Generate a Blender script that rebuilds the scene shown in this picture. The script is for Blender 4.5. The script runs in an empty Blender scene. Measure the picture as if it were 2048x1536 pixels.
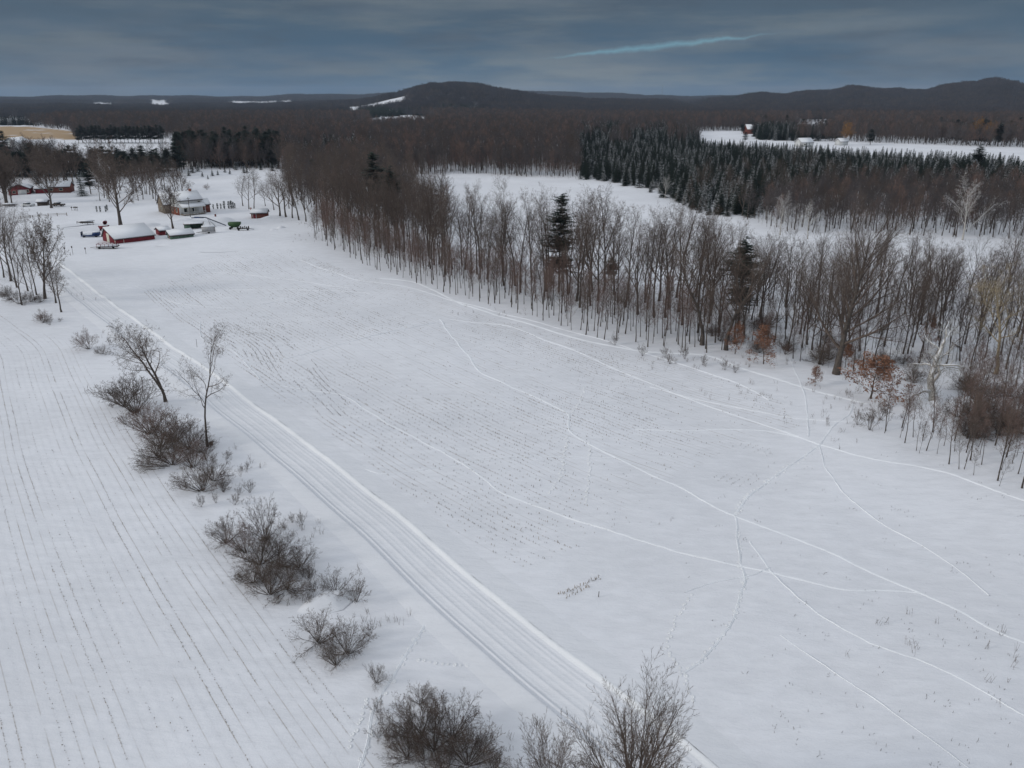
import bpy, math, random
import numpy as np
from mathutils import Vector, Matrix

# ------------------------------------------------------------------ camera, sky, sun, exposure
scene = bpy.context.scene
COL = scene.collection
F = 1593.0
TH = math.atan((768 - 191) / F)
CAMH = 40.0
cam_d = bpy.data.cameras.new("camera")
cam = bpy.data.objects.new("camera", cam_d)
COL.objects.link(cam)
cam.location = (0, 0, CAMH)
cam.rotation_euler = (math.pi / 2 - TH, 0, 0)
cam_d.sensor_width = 36.0
cam_d.lens = 36.0 * F / 2048
cam_d.clip_start = 0.5
cam_d.clip_end = 30000
scene.camera = cam
scene.view_settings.view_transform = 'Standard'
scene.view_settings.look = 'None'
scene.view_settings.exposure = 0.0
scene.view_settings.gamma = 1.0

SUN_EL, SUN_AZ = math.radians(24), math.radians(-108)      # azimuth measured from +Y towards +X
sun_dir = Vector((math.sin(SUN_AZ) * math.cos(SUN_EL), math.cos(SUN_AZ) * math.cos(SUN_EL), math.sin(SUN_EL)))
sd = bpy.data.lights.new("sun", 'SUN')
sd.energy = 1.3
sd.angle = math.radians(12)
sd.color = (1.0, 0.95, 0.88)
so = bpy.data.objects.new("sun", sd)
COL.objects.link(so)
so.rotation_euler = (-sun_dir).to_track_quat('-Z', 'Y').to_euler()

world = bpy.data.worlds.new("World")
scene.world = world
world.use_nodes = True
wn, wl = world.node_tree.nodes, world.node_tree.links
wn.clear()


class NT:
    """small helper to write node trees"""
    def __init__(s, tree):
        s.t = tree

    def n(s, typ, **kw):
        nd = s.t.nodes.new(typ)
        for k, v in kw.items():
            if k.startswith('i_'):
                key = k[2:]
                key = int(key) if key.isdigit() else key.replace('_', ' ')
                s.set(nd.inputs[key], v)
            else:
                setattr(nd, k, v)
        return nd

    def set(s, sock, v):
        if hasattr(v, 'is_linked') or hasattr(v, 'links'):
            s.t.links.new(v, sock)
        else:
            sock.default_value = v

    def math(s, op, a, b=0.0, c=0.0, clamp=False):
        nd = s.t.nodes.new('ShaderNodeMath')
        nd.operation = op
        nd.use_clamp = clamp
        for i, v in enumerate((a, b, c)):
            s.set(nd.inputs[i], v)
        return nd.outputs[0]

    def mapr(s, v, a, b, c=0.0, d=1.0, smooth=True):
        nd = s.t.nodes.new('ShaderNodeMapRange')
        nd.interpolation_type = 'SMOOTHSTEP' if smooth else 'LINEAR'
        for i, x in enumerate((v, a, b, c, d)):
            s.set(nd.inputs[i], x)
        return nd.outputs[0]

    def mix(s, f, a, b):
        nd = s.t.nodes.new('ShaderNodeMix')
        nd.data_type = 'RGBA'
        s.set(nd.inputs[0], f)
        for sock, v in ((nd.inputs[6], a), (nd.inputs[7], b)):
            s.set(sock, (*v, 1) if isinstance(v, tuple) and len(v) == 3 else v)
        return nd.outputs[2]

    def noise(s, vec, scale, detail=3.0, rough=0.5):
        nd = s.t.nodes.new('ShaderNodeTexNoise')
        if vec is not None:
            s.set(nd.inputs['Vector'], vec)
        nd.inputs['Scale'].default_value = scale
        nd.inputs['Detail'].default_value = detail
        nd.inputs['Roughness'].default_value = rough
        return nd.outputs['Fac']


w = NT(world.node_tree)
tc = w.n('ShaderNodeTexCoord')
sep = w.n('ShaderNodeSeparateXYZ')
wl.new(tc.outputs['Generated'], sep.inputs[0])
X, Y, Z = sep.outputs
zc = w.math('MAXIMUM', Z, 0.004)
# cloud layer coordinates: the ray meets a flat layer overhead
cu = w.math('DIVIDE', X, w.math('ADD', zc, 0.13))
cv = w.math('DIVIDE', Y, w.math('ADD', zc, 0.13))
cvec = w.n('ShaderNodeCombineXYZ')
wl.new(cu, cvec.inputs[0])
wl.new(cv, cvec.inputs[1])
n1 = w.noise(cvec.outputs[0], 0.45, 4, 0.55)
n2 = w.noise(cvec.outputs[0], 1.3, 5, 0.6)
elev = w.mapr(Z, 0.0, 0.12)
low = w.mix(elev, (0.045, 0.112, 0.195), (0.072, 0.108, 0.150))
low = w.mix(w.mapr(n1, 0.42, 0.68, 0, 0.85), low, (0.150, 0.180, 0.215))
low = w.mix(w.mapr(n2, 0.45, 0.70, 0, 0.5), low, (0.065, 0.092, 0.130))
mpv = w.n('ShaderNodeMapping')
wl.new(tc.outputs['Generated'], mpv.inputs[0])
mpv.inputs['Scale'].default_value = (3.0, 3.0, 26.0)
mpv.inputs['Rotation'].default_value = (0, 0.10, 0)
n4 = w.noise(mpv.outputs[0], 1.6, 6, 0.62)
low = w.mix(w.mapr(n4, 0.46, 0.72, 0, 0.55), low, (0.150, 0.182, 0.205))
# paler patch low over the central hill
px_ = w.math('DIVIDE', X, w.math('MAXIMUM', Y, 0.05))
pz_ = w.math('DIVIDE', Z, w.math('MAXIMUM', Y, 0.05))
gx = w.math('MULTIPLY', w.math('SUBTRACT', px_, 0.07), 4.5)
gz = w.math('MULTIPLY', w.math('SUBTRACT', pz_, 0.020), 46.0)
gr = w.math('ADD', w.math('MULTIPLY', gx, gx), w.math('MULTIPLY', gz, gz))
patch = w.math('MULTIPLY', w.mapr(gr, 0.0, 2.4, 1.0, 0.0), w.mapr(n2, 0.35, 0.65, 0.25, 0.9))
low = w.mix(w.math('MULTIPLY', patch, 0.6), low, (0.24, 0.28, 0.30))
# thin break in the cloud with clear sky behind
wob = w.math('MULTIPLY', w.math('SUBTRACT', w.noise(tc.outputs['Generated'], 26, 6, 0.7), 0.5), 0.011)
line = w.math('SUBTRACT', w.math('ADD', pz_, wob), w.math('ADD', w.math('MULTIPLY', px_, 0.1018), 0.0365))
halfw = w.mapr(w.math('ABSOLUTE', w.math('SUBTRACT', px_, 0.17)), 0.0, 0.15, 0.0048, 0.0010)
gap = w.math('SUBTRACT', 1.0, w.math('DIVIDE', w.math('ABSOLUTE', line), w.math('MAXIMUM', halfw, 0.0004)), clamp=True)
gap = w.math('MULTIPLY', gap, w.mapr(w.math('ABSOLUTE', w.math('SUBTRACT', px_, 0.17)), 0.07, 0.15, 1.0, 0.0))
halo = w.mapr(w.math('ABSOLUTE', line), 0.0, 0.012, 0.35, 0.0)
halo = w.math('MULTIPLY', halo, w.mapr(w.math('ABSOLUTE', w.math('SUBTRACT', px_, 0.26)), 0.05, 0.36, 1.0, 0.0))
low = w.mix(halo, low, (0.19, 0.23, 0.26))
low = w.mix(w.math('MULTIPLY', gap, 0.52), low, (0.19, 0.42, 0.54))
# the overcast is bright overhead, dark near the horizon
high = w.mix(w.mapr(n2, 0.3, 0.7), (0.555, 0.605, 0.675), (0.68, 0.72, 0.765))
cloud = w.mix(w.mapr(Z, 0.13, 0.42), low, high)
bgc = w.n('ShaderNodeBackground')
wl.new(cloud, bgc.inputs[0])
bgc.inputs[1].default_value = 1.0
sky = w.n('ShaderNodeTexSky', sky_type='NISHITA', sun_disc=False, sun_elevation=SUN_EL, sun_rotation=SUN_AZ % (2 * math.pi))
bgs = w.n('ShaderNodeBackground')
wl.new(sky.outputs[0], bgs.inputs[0])
bgs.inputs[1].default_value = 0.06
mixs = w.n('ShaderNodeMixShader')
mixs.inputs[0].default_value = 0.96
wl.new(bgs.outputs[0], mixs.inputs[1])
wl.new(bgc.outputs[0], mixs.inputs[2])
wo = w.n('ShaderNodeOutputWorld')
wl.new(mixs.outputs[0], wo.inputs[0])

# ------------------------------------------------------------------ geometry of the place
CT, ST = math.cos(TH), math.sin(TH)


def terrain(x, y):
    """height of the snow surface (numpy or float)"""
    x = np.asarray(x, float)
    y = np.asarray(y, float)
    d = np.hypot(x, y)
    u = x / np.maximum(y, 1.0)
    front = y > 0
    near = 0.42 * np.sin(x * 0.043 + 1.0) * np.cos(y * 0.037) + 0.14 * np.sin(x * 0.13 + y * 0.08) + 0.07 * np.sin(x * 0.31 - y * 0.23 + 2)
    near = near * np.clip((d - 10) / 30, 0, 1) * np.clip((700 - d) / 300, 0, 1)

    def prof(pts):
        a = np.array(pts, float)
        return np.interp(u, (a[:, 0] - 1024) / F / (CT + 578 / F * ST), a[:, 1])

    def bump(dd, r, w1, w2):
        return np.where(dd < r, np.exp(-((dd - r) / w1) ** 2), np.exp(-((dd - r) / w2) ** 2))
    jag = 3.0 * np.sin(u * 47 + 1) + 2.0 * np.sin(u * 113) + 1.2 * np.sin(u * 231 + d * 0.01)
    hA = prof([(560, 0), (640, 8), (700, 16), (760, 26), (820, 46), (870, 62), (900, 65), (950, 62), (1000, 46), (1060, 30), (1120, 22), (1250, 10), (1400, 0)])
    hB = prof([(1150, 0), (1400, 12), (1480, 26), (1560, 38), (1640, 54), (1700, 57), (1800, 54), (1850, 60), (1900, 68), (1960, 80), (2010, 82), (2060, 74), (2300, 60)])
    hC = prof([(-900, 24), (0, 22), (200, 28), (400, 22), (530, 26), (600, 36), (700, 40), (900, 46), (1100, 60), (1200, 50), (1300, 26), (1500, 28), (2300, 50)])
    far = 0.92 * hA * bump(d, 2300, 520, 900) + (0.82 * hB + 1.3 * jag * (hB > 6)) * bump(d, 2900, 700, 1500) + (0.9 * hC - 8 + jag) * bump(d, 5600, 900, 2500)
    far = far + np.clip((d - 900) / 1500, 0, 1) * (3.0 * np.sin(x * 0.004 + 1) * np.cos(y * 0.003)) + jag * 0.5 * bump(d, 2600, 500, 500)
    return near + np.where(front, far, 0)


def th_(x, y):
    return float(terrain(x, y))


def at(px, py, dz=0.0):
    """the point of the ground seen at a pixel of the 2048 px photograph"""
    a = (px - 1024) / F
    b = (768 - py) / F
    dy, dzz = CT + b * ST, -ST + b * CT
    z = 0.0
    for _ in range(4):
        t = (z - CAMH) / dzz
        x, y = a * t, dy * t
        z = th_(x, y)
    return Vector((x, y, z + dz))


def flat(px, py):
    a = (px - 1024) / F
    b = (768 - py) / F
    t = -CAMH / (-ST + b * CT)
    return (a * t, (CT + b * ST) * t)


def to_px(x, y):
    """flat ground point -> pixel"""
    x = np.asarray(x, float)
    y = np.asarray(y, float)
    dep = y * CT + CAMH * ST
    return 1024 + F * x / dep, 768 - F * (y * ST - CAMH * CT) / dep


def inside(px, py, poly):
    px = np.asarray(px)
    py = np.asarray(py)
    r = np.zeros(px.shape, bool)
    n = len(poly)
    for i in range(n):
        x0, y0 = poly[i]
        x1, y1 = poly[(i + 1) % n]
        if y0 == y1:
            continue
        c = ((y0 > py) != (y1 > py)) & (px < (x1 - x0) * (py - y0) / (y1 - y0) + x0)
        r ^= c
    return r


# ------------------------------------------------------------------ materials
def material(name, rough=0.8, spec=0.2):
    m = bpy.data.materials.new(name)
    m.use_nodes = True
    t = NT(m.node_tree)
    b = m.node_tree.nodes['Principled BSDF']
    b.inputs['Roughness'].default_value = rough
    b.inputs['Specular IOR Level'].default_value = spec
    return m, t, b


def bump_to(t, b, h, strength, dist):
    bn = t.n('ShaderNodeBump')
    bn.inputs['Strength'].default_value = strength
    bn.inputs['Distance'].default_value = dist
    t.t.links.new(h, bn.inputs['Height'])
    t.t.links.new(bn.outputs[0], b.inputs['Normal'])


def simple(name, col, var=0.25, scale=3.0, rough=0.8, bump=0.0, snow=0.0, snow_thr=0.5):
    """plain coloured surface with a little wear; snow = how much snow lies on the upward faces"""
    m, t, b = material(name, rough)
    geo = t.n('ShaderNodeNewGeometry')
    tcn = t.n('ShaderNodeTexCoord')
    ns = t.noise(tcn.outputs['Object'], scale, 4, 0.6)
    dark = tuple(c * (1 - var) for c in col)
    lite = tuple(min(1, c * (1 + var)) for c in col)
    c = t.mix(t.mapr(ns, 0.3, 0.7), dark, lite)
    if snow > 0:
        s3 = t.n('ShaderNodeSeparateXYZ')
        t.t.links.new(geo.outputs['Normal'], s3.inputs[0])
        n3 = t.noise(geo.outputs['Position'], 1.3, 3, 0.6)
        f = t.math('MULTIPLY', t.mapr(s3.outputs[2], snow_thr, snow_thr + 0.15), t.mapr(n3, 1 - snow - 0.06, 1 - snow + 0.06))
        c = t.mix(f, c, (0.80, 0.82, 0.86))
    t.t.links.new(c, b.inputs['Base Color'])
    if bump:
        bump_to(t, b, ns, 0.6, bump)
    return m


def snow_material(name, col, rows=False, var=0.07):
    m, t, b = material(name, 0.65, 0.25)
    geo = t.n('ShaderNodeNewGeometry')
    pos = geo.outputs['Position']
    big = t.noise(pos, 0.03, 4, 0.6)
    mp = t.n('ShaderNodeMapping')
    t.t.links.new(pos, mp.inputs[0])
    mp.inputs['Scale'].default_value = (0.4, 1.1, 1.0)
    mp.inputs['Rotation'].default_value = (0, 0, 0.6)
    drift = t.noise(mp.outputs[0], 0.9, 5, 0.62)
    fine = t.noise(pos, 6.0, 4, 0.6)
    c0 = tuple(x * (1 - var) for x in col)
    c1 = tuple(min(0.97, x * (1 + var)) for x in col)
    c = t.mix(t.mapr(t.math('ADD', t.math('MULTIPLY', big, 0.6), t.math('MULTIPLY', drift, 0.4)), 0.35, 0.65), c0, c1)
    h = t.math('ADD', t.math('MULTIPLY', drift, 0.17), t.math('MULTIPLY', fine, 0.02))
    h = t.math('ADD', h, t.math('MULTIPLY', big, 0.8))
    if rows:
        at_ = t.n('ShaderNodeAttribute', attribute_name='rowdist')
        mk = t.n('ShaderNodeAttribute', attribute_name='rowmask')
        s = t.math('SINE', t.math('MULTIPLY', at_.outputs['Fac'], 2 * math.pi / 0.76))
        rn = t.noise(pos, 0.12, 3, 0.6)
        amp = t.math('MULTIPLY', mk.outputs['Fac'], t.mapr(rn, 0.3, 0.7, 0.15, 1.0))
        h = t.math('ADD', h, t.math('MULTIPLY', t.math('MULTIPLY', s, amp), 0.008))
        bf = t.n('ShaderNodeAttribute', attribute_name='bare')
        bnz = t.noise(pos, 0.02, 5, 0.7)
        c = t.mix(t.math('MULTIPLY', bf.outputs['Fac'], t.mapr(bnz, 0.30, 0.42)), c, (0.36, 0.24, 0.125))
        # straw litter along the rows, groove shading painted in with it, broken into dashes
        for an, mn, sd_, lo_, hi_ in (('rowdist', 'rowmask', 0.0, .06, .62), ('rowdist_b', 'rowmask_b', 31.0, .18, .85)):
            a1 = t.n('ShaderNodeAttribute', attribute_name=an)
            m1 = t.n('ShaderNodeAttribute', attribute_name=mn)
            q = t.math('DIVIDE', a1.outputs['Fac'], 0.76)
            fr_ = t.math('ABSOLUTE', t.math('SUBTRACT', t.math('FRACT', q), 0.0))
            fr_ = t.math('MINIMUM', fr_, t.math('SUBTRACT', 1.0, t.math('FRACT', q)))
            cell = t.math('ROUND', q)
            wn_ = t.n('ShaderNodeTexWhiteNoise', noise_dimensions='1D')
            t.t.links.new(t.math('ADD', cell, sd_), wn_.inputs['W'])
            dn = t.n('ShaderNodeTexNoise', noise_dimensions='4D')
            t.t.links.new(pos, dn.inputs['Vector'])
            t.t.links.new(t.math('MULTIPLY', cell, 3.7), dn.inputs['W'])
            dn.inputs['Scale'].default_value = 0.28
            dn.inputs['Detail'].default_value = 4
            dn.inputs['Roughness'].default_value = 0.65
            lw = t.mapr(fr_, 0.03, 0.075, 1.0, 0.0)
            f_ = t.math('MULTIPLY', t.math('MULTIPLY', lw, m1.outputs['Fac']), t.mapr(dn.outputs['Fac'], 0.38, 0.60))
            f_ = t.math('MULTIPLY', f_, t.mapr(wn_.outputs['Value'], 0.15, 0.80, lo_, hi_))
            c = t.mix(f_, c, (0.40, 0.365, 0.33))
    t.t.links.new(c, b.inputs['Base Color'])
    bump_to(t, b, h, 0.9, 1.0)
    return m


M = {}
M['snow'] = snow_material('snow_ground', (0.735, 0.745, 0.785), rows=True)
M['snow_road'] = snow_material('snow_plowed', (0.74, 0.75, 0.785), var=0.04)
M['snow_bright'] = snow_material('snow_fresh', (0.82, 0.83, 0.85), var=0.03)
M['snow_trail'] = snow_material('snow_trodden', (0.83, 0.85, 0.885), var=0.04)
M['snow_roof'] = snow_material('snow_on_roof', (0.74, 0.76, 0.80), var=0.04)


def bark(name, col, snow):
    return simple(name, col, 0.35, 5.0, 0.9, 0.0, snow, 0.45)


M['bark'] = bark('bark_grey_brown', (0.085, 0.070, 0.060), 0.22)
M['bark_snowy'] = bark('bark_with_snow', (0.090, 0.076, 0.066), 0.52)
M['bark_white'] = bark('bark_pale_snow', (0.42, 0.40, 0.37), 0.62)
M['bark_pale'] = bark('bark_pale_tan', (0.33, 0.27, 0.18), 0.30)
M['twig'] = simple('twig_brown', (0.122, 0.094, 0.078), 0.35, 0.8, 0.9)
M['twig_red'] = simple('twig_reddish', (0.165, 0.112, 0.094), 0.3, 0.8, 0.9)
M['twig_dark'] = simple('twig_dark', (0.094, 0.072, 0.061), 0.3, 0.8, 0.9)
M['twig_orange'] = simple('twig_orange', (0.26, 0.14, 0.05), 0.3, 0.8, 0.9)
M['twig_far'] = simple('twig_far', (0.098, 0.086, 0.086), 0.3, 0.05, 0.9)
M['twig_hill'] = simple('twig_hill', (0.070, 0.068, 0.078), 0.3, 0.05, 0.9)
M['leaf_rust'] = simple('leaf_rust', (0.22, 0.115, 0.075), 0.4, 4.0, 0.8)
M['needle'] = simple('needle_dark', (0.030, 0.045, 0.034), 0.4, 1.5, 0.8, 0, 0.28, 0.45)
M['needle_snowy'] = simple('needle_snowy', (0.040, 0.052, 0.040), 0.4, 1.5, 0.8, 0, 0.50, 0.30)
M['stubble'] = simple('corn_stubble', (0.20, 0.145, 0.085), 0.5, 0.7, 0.9)
M['stubble_dark'] = simple('stubble_dark', (0.10, 0.082, 0.068), 0.4, 0.7, 0.9)
M['red'] = simple('barn_red', (0.165, 0.018, 0.026), 0.2, 1.2, 0.7)
M['redbrown'] = simple('siding_red_brown', (0.15, 0.05, 0.038), 0.25, 1.5, 0.8)
M['brick'] = simple('brick_wall', (0.24, 0.08, 0.05), 0.3, 3.0, 0.85)
M['white'] = simple('white_paint', (0.56, 0.57, 0.57), 0.08, 1.0, 0.6)
M['cream'] = simple('cream_trim', (0.62, 0.60, 0.50), 0.1, 1.0, 0.6)
M['greypaint'] = simple('grey_panel', (0.36, 0.36, 0.37), 0.15, 1.5, 0.5)
M['green'] = simple('green_wall', (0.09, 0.15, 0.11), 0.25, 1.5, 0.6)
M['green_paint'] = simple('green_paint', (0.045, 0.09, 0.035), 0.25, 2.0, 0.5)
M['blue'] = simple('blue_paint', (0.020, 0.045, 0.13), 0.3, 2.0, 0.4)
M['navy'] = simple('dark_metal_blue', (0.035, 0.045, 0.075), 0.3, 2.0, 0.4)
M['wood'] = simple('weathered_wood', (0.20, 0.165, 0.13), 0.3, 3.0, 0.85, 0, 0.5, 0.7)
M['darkwood'] = simple('dark_wood', (0.07, 0.055, 0.045), 0.3, 3.0, 0.85)
M['metal'] = simple('grey_metal', (0.22, 0.23, 0.24), 0.2, 2.0, 0.4)
M['glass'] = simple('window_glass', (0.025, 0.032, 0.04), 0.2, 1.0, 0.12)
M['rubber'] = simple('tyre_rubber', (0.022, 0.022, 0.024), 0.2, 3.0, 0.8)
M['lamp'] = simple('tail_lamp', (0.30, 0.02, 0.015), 0.1, 3.0, 0.3)
M['roofdark'] = simple('shingles', (0.09, 0.08, 0.085), 0.25, 2.0, 0.85)


# ------------------------------------------------------------------ mesh builder
class MB:
    def __init__(s):
        s.v = []
        s.f = []
        s.m = []

    def ring_tube(s, pts, rad, n, cap=True, mi=0):
        base = len(s.v)
        k = len(pts)
        for i in range(k):
            t = (pts[min(i + 1, k - 1)] - pts[max(i - 1, 0)])
            if t.length < 1e-9:
                t = Vector((0, 0, 1))
            t.normalize()
            ref = Vector((0.27, 0.94, 0.21)) if abs(t.y) < 0.9 else Vector((1, 0.1, 0))
            u = t.cross(ref).normalized()
            v = t.cross(u)
            for j in range(n):
                a = 2 * math.pi * j / n
                s.v.append(pts[i] + (u * math.cos(a) + v * math.sin(a)) * rad[i])
        for i in range(k - 1):
            for j in range(n):
                a = base + i * n + j
                b = base + i * n + (j + 1) % n
                s.f.append((a, b, b + n, a + n))
                s.m.append(mi)
        if cap:
            s.f.append(tuple(base + (k - 1) * n + j for j in range(n)))
            s.m.append(mi)

    def tri(s, a, b, c, mi=0):
        k = len(s.v)
        s.v += [a, b, c]
        s.f.append((k, k + 1, k + 2))
        s.m.append(mi)

    def quad(s, a, b, c, d, mi=0):
        k = len(s.v)
        s.v += [a, b, c, d]
        s.f.append((k, k + 1, k + 2, k + 3))
        s.m.append(mi)

    def poly(s, pts, mi=0):
        k = len(s.v)
        s.v += [Vector(p) for p in pts]
        s.f.append(tuple(range(k, k + len(pts))))
        s.m.append(mi)

    def box(s, c, size, rz=0.0, mi=0, taper=1.0, mat=None):
        """box centred at c; taper scales the top"""
        R = Matrix.Rotation(rz, 3, 'Z') if mat is None else mat
        hx, hy, hz = size[0] / 2, size[1] / 2, size[2] / 2
        k = len(s.v)
        for z, sc in ((-hz, 1.0), (hz, taper)):
            for x, y in ((-hx, -hy), (hx, -hy), (hx, hy), (-hx, hy)):
                s.v.append(Vector(c) + R @ Vector((x * sc, y * sc, z)))
        for q in ((3, 2, 1, 0), (4, 5, 6, 7), (0, 1, 5, 4), (1, 2, 6, 5), (2, 3, 7, 6), (3, 0, 4, 7)):
            s.f.append(tuple(k + i for i in q))
            s.m.append(mi)

    def bar(s, a, b, w, h=None, mi=0):
        a, b = Vector(a), Vector(b)
        d = (b - a)
        L = d.length
        q = d.to_track_quat('X', 'Z').to_matrix()
        s.box((a + b) / 2, (L, w, h or w), mi=mi, mat=q)

    def prism(s, pts2, y0, y1, mi=0, axis='y'):
        """extrude a closed outline (x,z) from y0 to y1 (or outline (y,z) along x)"""
        k = len(s.v)
        n = len(pts2)
        for yy in (y0, y1):
            for p in pts2:
                s.v.append(Vector((p[0], yy, p[1])) if axis == 'y' else Vector((yy, p[0], p[1])))
        s.f.append(tuple(k + i for i in range(n)))
        s.f.append(tuple(k + n + i for i in reversed(range(n))))
        s.m += [mi, mi]
        for i in range(n):
            j = (i + 1) % n
            s.f.append((k + j, k + i, k + n + i, k + n + j))
            s.m.append(mi)

    def mesh(s, name, mats, smooth=False):
        me = bpy.data.meshes.new(name)
        nv = len(s.v)
        me.vertices.add(nv)
        co = np.array([tuple(p) for p in s.v], dtype=np.float32).reshape(-1)
        me.vertices.foreach_set('co', co)
        lens = np.fromiter((len(f) for f in s.f), dtype=np.int32)
        loops = np.fromiter((i for f in s.f for i in f), dtype=np.int32)
        me.loops.add(len(loops))
        me.loops.foreach_set('vertex_index', loops)
        me.polygons.add(len(lens))
        starts = np.concatenate(([0], np.cumsum(lens)[:-1])).astype(np.int32)
        me.polygons.foreach_set('loop_start', starts)
        me.polygons.foreach_set('material_index', np.array(s.m, dtype=np.int32))
        if smooth:
            me.polygons.foreach_set('use_smooth', np.ones(len(lens), dtype=bool))
        for mt in (mats if isinstance(mats, (list, tuple)) else [mats]):
            me.materials.append(mt)
        me.update(calc_edges=True)
        me.validate()
        return me

    def build(s, name, mats, parent=None, smooth=False, loc=None):
        o = bpy.data.objects.new(name, s.mesh(name, mats, smooth))
        COL.objects.link(o)
        if parent is not None:
            o.parent = parent
        if loc is not None:
            o.location = loc
        return o


def tag(o, label=None, cat=None, group=None, kind=None):
    if label:
        o['label'] = label
    if cat:
        o['category'] = cat
    if group:
        o['group'] = group
    if kind:
        o['kind'] = kind
    return o


def thing(name, loc, rz=0.0, label=None, cat=None, group=None, scale=1.0):
    o = bpy.data.objects.new(name, None)
    o.empty_display_size = 0.5
    COL.objects.link(o)
    o.location = loc
    o.rotation_euler = (0, 0, rz)
    o.scale = (scale,) * 3
    return tag(o, label, cat, group)


TILT = random.Random(4)


def place_copy(src_parts, name, loc, rz, scale, label, cat, group=None, sx=1.0):
    """src_parts: [(part name, mesh)]"""
    r = thing(name, loc, rz, label, cat, group)
    r.scale = (scale * sx, scale * sx, scale)
    if name in ('bush', 'small_bush', 'leafy_tree'):
        r.rotation_euler = (TILT.gauss(0, .10), TILT.gauss(0, .10), rz)
        r.scale = (scale * sx * TILT.uniform(.8, 1.25), scale * sx * TILT.uniform(.8, 1.25), scale)
    if name in ('young_tree', 'bare_tree'):
        r.rotation_euler = (TILT.gauss(0, .035), TILT.gauss(0, .035), rz)
    for pn, me in src_parts:
        c = bpy.data.objects.new(pn, me)
        COL.objects.link(c)
        c.parent = r
    return r
# ------------------------------------------------------------------ ground: one sheet to the horizon
def poly_line(pts_px, ext0=0.0, ext1=0.0, step=1.0):
    """smooth ground curve through picture points, resampled every step metres"""
    P = np.array([flat(*p) for p in pts_px])
    if ext0:
        d = P[0] - P[1]
        P = np.vstack([P[0] + d / np.linalg.norm(d) * ext0, P])
    if ext1:
        d = P[-1] - P[-2]
        P = np.vstack([P, P[-1] + d / np.linalg.norm(d) * ext1])
    s = np.concatenate(([0], np.cumsum(np.hypot(*np.diff(P, axis=0).T))))
    # Catmull-Rom like smoothing by fine linear resample + moving average
    n = max(8, int(s[-1] / step))
    si = np.linspace(0, s[-1], n)
    Q = np.stack([np.interp(si, s, P[:, 0]), np.interp(si, s, P[:, 1])], 1)
    k = max(3, int(np.mean(np.diff(s)) / (s[-1] / n) * 0.8)) | 1
    if k > 3:
        pad = k // 2
        A = np.vstack([2 * Q[0] - Q[1:pad + 1][::-1], Q, 2 * Q[-1] - Q[-pad - 1:-1][::-1]])
        ker = np.hanning(k + 2)[1:-1]
        ker /= ker.sum()
        Q = np.stack([np.convolve(A[:, 0], ker, 'valid'), np.convolve(A[:, 1], ker, 'valid')], 1)
    return Q


def normals(Q):
    T = np.gradient(Q, axis=0)
    T /= np.linalg.norm(T, axis=1)[:, None]
    return np.stack([-T[:, 1], T[:, 0]], 1)        # towards the picture's right for curves that run towards the camera


def signed_dist(x, y, Q):
    """signed distance to curve Q (positive to its right)"""
    N = normals(Q)
    out = np.empty(x.shape)
    pts = np.stack([x, y], 1)
    for i in range(0, len(pts), 4000):
        p = pts[i:i + 4000]
        d2 = ((p[:, None, :] - Q[None]) ** 2).sum(2)
        j = d2.argmin(1)
        v = p - Q[j]
        out[i:i + 4000] = (v * N[j]).sum(1)
    return out


LG = poly_line([(0, 655), (23, 672), (56, 701), (75, 768), (99, 836), (117, 896), (166, 1003), (199, 1074), (248, 1169), (286, 1239), (331, 1322), (372, 1401), (430, 1512)], 60, 60)
RG = poly_line([(350, 530), (473, 617), (669, 730), (880, 840), (1036, 914), (1192, 980), (1340, 1040)], 60, 60)
_bank = poly_line([(130, 536), (192, 583), (289, 651), (361, 706), (419, 742), (505, 810), (602, 877), (698, 950), (800, 1027), (960, 1165), (1074, 1259), (1180, 1335), (1379, 1490), (1423, 1529)], 12, 25, 0.6)
ROADC = _bank - normals(_bank) * 2.45
LFIELD = [(-400, 600), (0, 625), (60, 655), (150, 690), (210, 800), (290, 900), (400, 1060), (560, 1240), (640, 1340), (760, 1536), (900, 1900), (-900, 1900)]
RFIELD = [(285, 585), (440, 505), (580, 500), (700, 540), (900, 605), (1080, 660), (1220, 700), (1400, 740), (1560, 800), (1600, 850), (1480, 880), (1340, 960), (1150, 1100), (1040, 1130), (900, 1060), (700, 890), (520, 770), (420, 680)]
BROWN = [(-300, 256), (60, 254), (150, 263), (157, 278), (60, 280), (-300, 280)]


def vnoise(x, y, s, seed=0):
    """cheap smooth value noise"""
    r = np.random.default_rng(seed).random((64, 64))
    x, y = np.asarray(x) / s, np.asarray(y) / s
    xi, yi = np.floor(x).astype(int), np.floor(y).astype(int)
    fx, fy = x - xi, y - yi
    fx, fy = fx * fx * (3 - 2 * fx), fy * fy * (3 - 2 * fy)
    g = lambda a, b: r[a % 64, b % 64]
    return (g(xi, yi) * (1 - fx) + g(xi + 1, yi) * fx) * (1 - fy) + (g(xi, yi + 1) * (1 - fx) + g(xi + 1, yi + 1) * fx) * fy


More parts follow.
